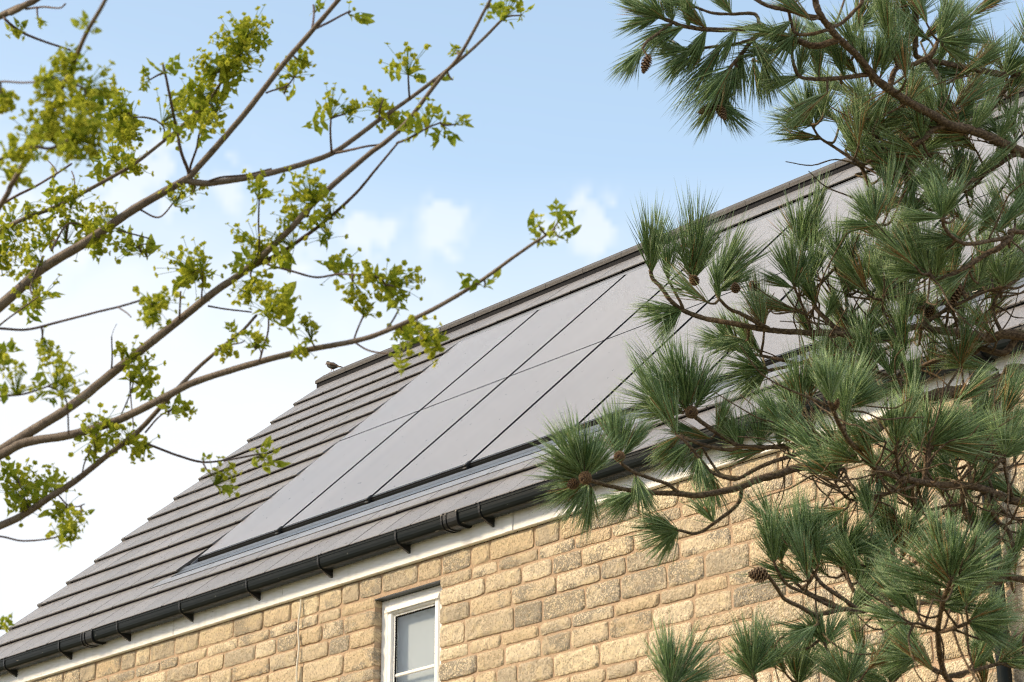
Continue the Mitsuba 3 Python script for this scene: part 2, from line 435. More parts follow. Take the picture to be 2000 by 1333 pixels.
for n_, (z0, hh) in enumerate(course_rows):
    if z0 > WZ1 - 0.01 or z0 + hh < WZ0:
        lay(wl, wr, z0, hh)
    else:
        lay(wl, WX0, z0, hh, right_jamb=True)
        lay(WX1, wr, z0, hh, left_jamb=True)
shown.sort(key=lambda s: s[0] * -1)
if len(shown) > 300:
    far_stones += shown[300:]; shown = shown[:300]
for i, (x, zb, w, hb, s, deep) in enumerate(shown):
    v, f, uv = stone(w, hb, s, True, deep)
    uv = uv + np.array([8.0 * (i % 61) + 1.0, 1.0])
    put(f'{H}__wall__stone', (v + np.array([x, YW + 0.0105, zb]), f), 'mat_stone', True, uv)
vs, us = [], []
for i, (x, zb, w, hb, s, deep) in enumerate(far_stones):
    v, f, uv = stone(w, hb, s, False, deep)
    vs.append((v + np.array([x, YW + 0.013, zb]), f)); us.append(uv + np.array([8.0 * (i % 61) + 1.0, 1.0]))
put(f'{H}__wall__stonework', join(vs), 'mat_stone', True, np.vstack(us))
tag(f'{H}__wall__stonework', kind='stuff')

# window: outer frame, sash, drip bar, glazing bar, pane, blind
W = H + '__window'
fy = YW + 0.060
fx0, fx1, fz0, fz1 = WX0 + 0.001, WX1 - 0.001, WZ0 + 0.001, WZ1 - 0.003
put(W, join([bevel_box(fx0, fx0 + 0.062, fy, fy + 0.07, fz0, fz1), bevel_box(fx1 - 0.062, fx1, fy, fy + 0.07, fz0, fz1),
             bevel_box(fx0 + 0.0625, fx1 - 0.0625, fy + 0.001, fy + 0.069, fz1 - 0.058, fz1), bevel_box(fx0 + 0.0625, fx1 - 0.0625, fy + 0.001, fy + 0.069, fz0, fz0 + 0.06)]), 'mat_upvc')
sx0, sx1, sz0, sz1 = fx0 + 0.0635, fx1 - 0.0635, fz0 + 0.061, fz1 - 0.059
put(W + '__sash', join([bevel_box(sx0, sx0 + 0.042, fy - 0.006, fy + 0.05, sz0, sz1, .006), bevel_box(sx1 - 0.042, sx1, fy - 0.006, fy + 0.05, sz0, sz1, .006),
                        bevel_box(sx0 + 0.0425, sx1 - 0.0425, fy - 0.005, fy + 0.049, sz1 - 0.040, sz1, .006), bevel_box(sx0 + 0.0425, sx1 - 0.0425, fy - 0.005, fy + 0.049, sz0, sz0 + 0.042, .006),
                        bevel_box(sx0 + 0.043, sx0 + 0.058, fy + 0.010, fy + 0.03, sz0 + 0.043, sz1 - 0.041, .004), bevel_box(sx1 - 0.058, sx1 - 0.043, fy + 0.010, fy + 0.03, sz0 + 0.043, sz1 - 0.041, .004),
                        bevel_box(sx0 + 0.059, sx1 - 0.059, fy + 0.011, fy + 0.03, sz1 - 0.056, sz1 - 0.041, .004)]), 'mat_upvc')
drip = Polygon([(fy - 0.007, sz1 + 0.010), (fy - 0.016, sz1 - 0.002), (fy - 0.022, sz1 - 0.020), (fy - 0.022, sz1 - 0.026), (fy - 0.007, sz1 - 0.026)])
put(W + '__drip_bar', extrude_x(drip, sx0 - 0.012, sx1 + 0.006), 'mat_upvc')
gx0, gx1, gz0, gz1 = sx0 + 0.058, sx1 - 0.058, sz0 + 0.043, sz1 - 0.056
put(W + '__gasket', join([box(gx0, gx0 + 0.005, fy + 0.012, fy + 0.022, gz0, gz1 - 0.005), box(gx0, gx1, fy + 0.012, fy + 0.022, gz1 - 0.005, gz1)]), 'mat_seal')
put(W + '__pane', (np.array([[gx0, fy + 0.021, gz0], [gx1, fy + 0.021, gz0], [gx1, fy + 0.021, gz1], [gx0, fy + 0.021, gz1]]), np.array([[0, 1, 2], [0, 2, 3]])), 'mat_glass')
put(W + '__glazing_bar', bevel_box(gx0, gx1, fy + 0.014, fy + 0.028, 4.645, 4.668, .005), 'mat_upvc')
put(W + '__blind', box(sx0 + 0.002, sx1 - 0.002, fy + 0.075, fy + 0.08, sz0, sz1), 'mat_blind')
put(H + '__lintel', join([box(WX0 - 0.007, WX1 + 0.007, YW + 0.006, fy + 0.2, WZ1 - 0.002, WZ1 + 0.004)]), 'mat_steel')

# cable hanging down the stones
cz = np.linspace(FZ - 0.012, 3.2, 60)
cx = -11.008 + 0.004 * np.sin(cz * 17) + 0.004 * (meshkit.noise(np.stack([cz * 14, cz * 0, cz * 0], 1), 4) - .5) - 0.004 * (cz < 4.9)
put(H + '__cable', tube(np.stack([cx, YW - 0.017 + 0.004 * np.sin(cz * 23), cz], 1), 0.0055 + 0.002 * (meshkit.noise(np.stack([cz * 30, cz * 0, cz * 0], 1), 8) - .3), 8), 'mat_cable', True)
tag(H + '__cable', 'thin white cable down the stones left of the window')

# fascia boards with a joint trim, and the soffit strip behind
FY = 8.345
for i, (x0, x1) in enumerate(((U0 - 0.02, -12.42), (-12.414, -8.985), (-8.979, -5.2), (-5.194, U1))):
    put(H + '__fascia_board', bevel_box(x0, x1, FY, MW - 0.0015, FZ, FZ + 0.215, 0.003), 'mat_upvc')
put(H + '__fascia_joint', bevel_box(-9.05, -8.987, FY - 0.003, FY - 0.0005, FZ + 0.003, FZ + 0.205, 0.0008), 'mat_upvc')

# gutter: deep half-round channel on brackets, with two unions
GY, GZ, GR = 8.289, 5.455, 0.056


def channel(r, dz=0.0):
    """The gutter's section from its front lip round to its back edge, grown by r - GR."""
    e = r - GR
    base = [(-.056, .014), (-.0555, -.012), (-.053, -.030), (-.047, -.044), (-.038, -.053), (-.026, -.056), (-.010, -.0565), (.008, -.057), (.028, -.056), (.042, -.050), (.051, -.036), (.0555, -.012), (.056, .014)]
    out = []
    for y, z in base:
        l = math.hypot(y, min(z, 0)) or 1
        out.append((GY + y * (1 + e / l), GZ + z + (min(z, 0) * e / l) + dz))
    return out


line = channel(GR)
gut = LineString([(line[0][0], GZ + 0.018)] + line + [(line[-1][0], GZ + 0.020)]).buffer(0.0022, cap_style=2)
lip = sbox(GY - GR - 0.0060, GZ + 0.008, GY - GR + 0.001, GZ + 0.0185)
put(H + '__gutter', extrude_x(gut.union(lip), U0 - 0.06, U1 + 0.05), 'mat_gutter', 40)
BR0, BRD = -14.4642, 0.7595


def bracket_poly(w):
    c = channel(GR + 0.005)
    arc = LineString([(c[0][0] + 0.004, GZ + 0.026), (c[0][0] - 0.003, GZ + 0.024)] + c[:10]).buffer(0.0042)
    c2 = [p for p in channel(GR + 0.005) if p[0] > GY - 0.03]
    fin = Polygon([(GY - 0.040, GZ - 0.056), (GY + 0.03, GZ - 0.060), (FY - 0.001, GZ - 0.040), (FY - 0.001, GZ - 0.099), (GY + 0.018, GZ - 0.085), (GY - 0.022, GZ - 0.068)]).buffer(0)
    return arc.union(fin.buffer(0.001))


bp = bracket_poly(0.02)
bp = max(bp.geoms, key=lambda g: g.area) if hasattr(bp, 'geoms') else bp
for k in range(-1, 17):
    x = BR0 + k * BRD
    put(H + '__gutter__bracket', extrude_x(bp, x - 0.008, x + 0.008), 'mat_bracket', 40)
for xu in (-13.33, -9.41, -5.67):
    ring = LineString([(GY - GR - 0.006, GZ + 0.021)] + channel(GR + 0.006)).buffer(0.003, cap_style=2)
    rib = LineString([(GY - GR - 0.007, GZ + 0.024)] + channel(GR + 0.009)).buffer(0.006, cap_style=2)
    put(H + '__gutter__union', join([extrude_x(ring, xu - 0.07, xu + 0.07)] + [extrude_x(rib, xu + o - 0.006, xu + o + 0.006) for o in (-0.066, -0.03, 0.066)]), 'mat_bracket', 40)
# downpipe at the right
DX, DY = -5.674, 8.31
path = spline([(DX, GY, GZ - 0.06), (DX, GY, GZ - 0.14), (DX, GY + .005, GZ - 0.20), (DX, DY + .005, GZ - 0.30), (DX, DY, GZ - 0.36), (DX, DY, 3.0), (DX, DY, 0.1)], 6)
put(H + '__downpipe', join([tube(path, 0.034, 18)] + [tube([(DX, DY, q), (DX, DY, q + .06)], 0.039, 18) for q in (4.98, 4.02, 2.2)]), 'mat_gutter', 40)

# roof frame: u along the eaves, s up the slope, n out of it
RM = np.eye(4)
RM[:3, 0], RM[:3, 1], RM[:3, 2], RM[:3, 3] = (1, 0, 0), (0, CT, ST), (0, -ST, CT), (0, ROOF_Y, ROOF_Z)


def onroof(v):
    return np.asarray(v) @ RM[:3, :3].T + RM[:3, 3]


def rbox(u0, u1, s0, s1, n0, n1, b=0):
    v, f = bevel_box(u0, u1, s0, s1, n0, n1, b) if b else box(u0, u1, s0, s1, n0, n1)
    return onroof(v), f


deck = Polygon([(FY + .03, FZ + .17), (RY, RZ - 0.045), (YB - .03, FZ + .17), (YB - .03, FZ + .13), (RY, RZ - 0.10), (FY + .03, FZ + .13)])
put(H + '__roof', extrude_x(deck, U0 + 0.03, U1 - 0.03), 'mat_seal')
bt = onroof([[0, -0.69, 0.0], [0, 4.42, 0.0]])
back = Polygon([(RY + .02, RZ - 0.02), (YB + .06, FZ + .20), (YB + .06, FZ + .17), (RY + .02, RZ - 0.044)])
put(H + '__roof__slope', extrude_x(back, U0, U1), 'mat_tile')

G, TW, TT = 0.345, 0.295, 0.025


def tile_mesh(w):
    """One flat interlocking tile: x 0..w, s 0..0.40; its nose stands TT proud of the tile below."""
    top = lambda s: TT * (1 - s / G)
    prof = [(0.002, TT - 0.013), (0.0, TT - 0.005), (0.0025, TT - 0.0015), (0.007, top(0.007)), (0.395, top(0.395)), (0.395, top(0.395) - 0.012), (0.05, top(0.05) - 0.021), (0.026, 0.0015), (0.022, TT - 0.0135)]
    m = trimesh.creation.extrude_polygon(Polygon(prof), w, engine='earcut')
    v = np.array(m.vertices)
    return np.stack([v[:, 2], v[:, 0], v[:, 1]], 1), np.array(m.faces)[:, ::-1]


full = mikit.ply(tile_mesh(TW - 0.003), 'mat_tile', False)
made = {}
PU, PW, PS, PH = -12.998, 0.9926, 0.1776, 1.7345      # the panel field
NCOL = 8
PE = PU + NCOL * PW
tiles = []
for row in range(-2, 12):
    spans = [(U0, U1)]
    if 0 <= row <= 10:
        spans = [(U0, PU - (0.07 if row == 0 else 0.008)), (PE + 0.06, U1)]
    for s0, s1 in spans:
        x = U0 - (0.1475 if row % 2 else 0.0)
        while x < s1 - 0.02:
            a0, a1 = max(x, s0), min(x + TW, s1)
            if a1 - a0 > 0.02:
                tiles.append((a0, a1 - a0, row))
            x += TW
rt = np.random.default_rng(3)
show, rest = [], []
for a0, w, row in tiles:
    (show if a0 < -4.6 else rest).append((a0, w, row))
show.sort(key=lambda t: t[0])
rest += show[300:]; show = show[:300]
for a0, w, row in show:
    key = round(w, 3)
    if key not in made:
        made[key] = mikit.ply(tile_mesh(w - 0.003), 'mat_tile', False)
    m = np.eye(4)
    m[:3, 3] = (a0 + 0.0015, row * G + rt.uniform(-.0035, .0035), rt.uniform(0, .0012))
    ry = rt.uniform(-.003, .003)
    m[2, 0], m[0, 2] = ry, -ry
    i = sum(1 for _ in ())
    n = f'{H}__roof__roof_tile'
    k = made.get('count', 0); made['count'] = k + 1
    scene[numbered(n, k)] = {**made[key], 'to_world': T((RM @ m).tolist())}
fl = []
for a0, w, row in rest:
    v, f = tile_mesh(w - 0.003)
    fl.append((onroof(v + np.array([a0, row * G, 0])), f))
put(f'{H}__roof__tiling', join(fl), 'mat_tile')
tag(f'{H}__roof__tiling', kind='stuff')
# mortar caps at the verge
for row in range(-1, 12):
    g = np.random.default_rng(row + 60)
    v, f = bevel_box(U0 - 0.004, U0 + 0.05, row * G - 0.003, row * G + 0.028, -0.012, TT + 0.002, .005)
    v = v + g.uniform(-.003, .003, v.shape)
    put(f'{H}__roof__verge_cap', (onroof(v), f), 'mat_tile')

# ridge: dark dry-ridge roll, tiles 0.45 m long, clips and wires
e0 = (RY - 0.165, RZ - 0.165 * ST / CT)
hw = 0.150
zt = lambda y: RZ + 0.056 - abs(y - RY) * 0.80
prof = Polygon([(RY - hw, zt(RY - hw) - 0.034), (RY - hw, zt(RY - hw) - 0.004), (RY - hw + .006, zt(RY - hw) + 0.002), (RY - 0.05, zt(RY - 0.05) - 0.002), (RY, RZ + 0.046), (RY + 0.05, zt(RY + 0.05) - 0.002), (RY + hw, zt(RY + hw)), (RY + hw, zt(RY + hw) - 0.034),
                (RY + hw - 0.018, zt(RY + hw) - 0.034), (RY, RZ + 0.026), (RY - hw + 0.018, zt(RY - hw) - 0.034)])
roll = Polygon([(RY - hw + 0.012, RZ - hw * ST / CT - 0.02), (RY - hw + 0.012, zt(RY - hw) - 0.0345), (RY - hw + 0.05, zt(RY - hw) - 0.0345), (RY - hw + 0.05, RZ - hw * ST / CT - 0.02)])
put(H + '__ridge_roll', extrude_x(roll, U0 - 0.07, U1), 'mat_seam')
x, k = U0 - 0.08, 0
while x < U1 and k < 60:
    put(H + '__ridge_tile', extrude_x(prof, x, x + 0.447), 'mat_ridge', 25)
    put(H + '__ridge_clip', join([box(x + 0.4475, x + 0.4525, RY - hw - 0.003, RY - hw + 0.02, zt(RY - hw) - 0.038, zt(RY - hw) + 0.004)]), 'mat_ridge')
    x += 0.45; k += 1

# flashings and rail below the panels
def rstrip(u0, u1, s0, n0, s1, n1, t):
    """A thin sheet lying up the slope from (s0, n0) to (s1, n1)."""
    v = np.array([[u, s_, n_ + q] for u in (u0, u1) for s_, n_ in ((s0, n0), (s1, n1)) for q in (0, t)])
    return onroof(v), box(0, 1, 0, 1, 0, 1)[1]


put(H + '__apron', join([rstrip(PU - 0.20, PE + 0.1, -0.200, 0.0172, -0.083, 0.0085, 0.002)] + [rstrip(PU + i * PW - 0.52, PU + i * PW - 0.51, -0.199, 0.0195, -0.084, 0.0108, 0.0015) for i in range(1, NCOL)]), 'mat_lead')
put(H + '__tray', join([rstrip(PU - 0.07, PE + 0.06, -0.076, 0.0105, 0.000, 0.0045, 0.002), rstrip(PU - 0.07, PE + 0.06, 0.0005, 0.0035, 0.060, 0.0035, 0.004), rstrip(PU - 0.07, PE + 0.06, 0.0605, -0.002, PS - 0.031, -0.018, 0.002)]), 'mat_steel')
put(H + '__tray_edge', rstrip(PU - 0.07, PE + 0.06, -0.0825, 0.0075, -0.0765, 0.0072, 0.006), 'mat_seam')
put(H + '__panel_bed', rbox(PU - 0.005, PE + 0.004, PS - 0.02, 3.80, -0.034, -0.0185), 'mat_seam')
put(H + '__panel_rail', join([rbox(PU, PE, PS - 0.030, PS - 0.020, -0.034, -0.001), rbox(PU, PE, PS - 0.0195, PS - 0.004, -0.025, 0.0115)]), 'mat_black_metal')
put(H + '__rail_trim', rbox(PU, PE, PS - 0.0305, PS - 0.026, -0.0005, 0.0015), 'mat_steel')
for i in range(1, NCOL):
    x = PU + i * PW
    put(H + '__panel_clip', join([rbox(x - 0.012, x + 0.012, PS - 0.05, PS + 0.006, -0.020, 0.024, .003), rbox(x - 0.02, x + 0.02, PS - 0.065, PS - 0.0505, -0.016, 0.008, .003)]), 'mat_black_metal')
put(H + '__flashing', join([rstrip(PU, PE, PS + 2 * PH - 0.003, 0.006, 3.782, -0.001, 0.003), rstrip(PU, PE, 3.742, 0.0042, 3.752, 0.0036, 0.004)]), 'mat_lead')
put(H + '__flashing', join([rbox(PU - 0.007, PU - 0.001, PS - 0.1, 3.74, -0.03, 0.008)]), 'mat_lead')

# ------------------------------------------------------------------ solar panels
ORD = ['first', 'second', 'third', 'fourth', 'fifth', 'sixth', 'seventh', 'eighth']
sp = 0
for r in range(2):
    for c in range(NCOL):
        u0, u1 = PU + c * PW + (0.001 if c == 0 else 0.016), PU + (c + 1) * PW - 0.016
        s0 = PS + r * PH + (0.006 if r else 0.0); s1 = PS + (r + 1) * PH - 0.007
        n = numbered('solar_panel', sp); sp += 1
        put(n + '__frame', join([rbox(u0, u0 + 0.004, s0, s1, -0.018, 0.0125), rbox(u1 - 0.004, u1, s0, s1, -0.018, 0.0125), rbox(u0 + .0042, u1 - .0042, s0, s0 + 0.005, -0.018, 0.0123), rbox(u0 + .0042, u1 - .0042, s1 - 0.004, s1, -0.018, 0.0123)]), 'mat_black_metal')
        put(n + '__glass', rbox(u0 + 0.0045, u1 - 0.0045, s0 + 0.0055, s1 - 0.0045, -0.009, 0.0118), 'mat_panel')
        row = 'lower row, nearest the gutter' if r == 0 else 'upper row, nearest the ridge'
        edge = ', beside bare tiles' if c == 0 else ''
        tag(n, f'solar panel first from the left beside bare tiles in the {row.replace(",", "")}' if c == 0 else f'grey solar panel, {ORD[c]} from the left in the {row}', 'solar panel', 'solar panels set into the tiled roof')

# ------------------------------------------------------------------ the trees: limbs follow curves read off the photograph, each at its own distance
class Tree:
    def __init__(self, name, bark, rough, thin=None):
        self.thin = thin
        self.name, self.bark, self.rough, self.limbs, self.root = name, bark, rough, [], []

    def dist_at(self, x, y):
        """(pixels off, distance ahead, place, index) of the nearest limb."""
        best = (1e9, 6.0, None, 0)
        for i, (px, d, P, r) in enumerate(self.limbs):
            e = np.hypot(px[:, 0] - x, px[:, 1] - y)
            k = int(e.argmin())
            if e[k] < best[0]:
                best = (float(e[k]), float(d[k]), P[k], i)
        return best

    def limb(self, pts, r0, r1, d0=None, d1=None, wob=0.02):
        """pts in pixels, radii in pixels at that distance; without d0 the limb leaves the nearest limb it starts on."""
        pts = np.asarray(pts, float)
        if d0 is None:
            d0 = self.dist_at(*pts[0])[1]
        if d1 is None:
            d1 = d0 + wob * 8 * float(rng.uniform(-1, 1))
        n = len(pts)
        L = np.concatenate([[0], np.cumsum(np.hypot(*np.diff(pts, axis=0).T))]); L /= L[-1]
        d = d0 + (d1 - d0) * L + np.concatenate([[0], rng.uniform(-wob, wob, n - 1)])
        q = spline(np.column_stack([pts, d, r0 + (r1 - r0) * L]), 6)
        P = at(q[:, 0], q[:, 1], q[:, 2])
        R = np.maximum(q[:, 3], 0.5) * q[:, 2] / FPX
        self.limbs.append((q[:, :2], q[:, 2], P, R)); self.root.append(len(self.root))
        return len(self.limbs) - 1

    def grow(self, P, R, on):
        """A twig given in space, growing on limb number on."""
        P = np.asarray(P, float)
        d = (P - EYE) @ FWD
        px = np.column_stack([1000 + FPX * ((P - EYE) @ RIGHT) / d, 666.5 - FPX * ((P - EYE) @ UP) / d])
        self.limbs.append((px, d, P, np.asarray(R) * np.ones(len(P)))); self.root.append(self.root[on])
        return len(self.limbs) - 1

    def finish(self):
        """One mesh per branch: every limb with the twigs that grow on it."""
        for k in sorted(set(self.root)):
            ids = [i for i, r in enumerate(self.root) if r == k]
            put(f'{self.name}__branch', join([tube(self.limbs[i][2], self.limbs[i][3], 9 if self.limbs[i][3].max() > 0.006 else 6, self.rough, i) for i in ids]), self.thin if self.thin and self.limbs[k][3].max() < 0.0056 else self.bark, True)


def unit(v):
    return v / (np.linalg.norm(v, axis=-1, keepdims=True) + 1e-12)


def perp(t, ang):
    a = unit(np.cross(t, [0.31, 0.17, 0.93])); b = np.cross(t, a)
    return np.cos(ang)[..., None] * a + np.sin(ang)[..., None] * b


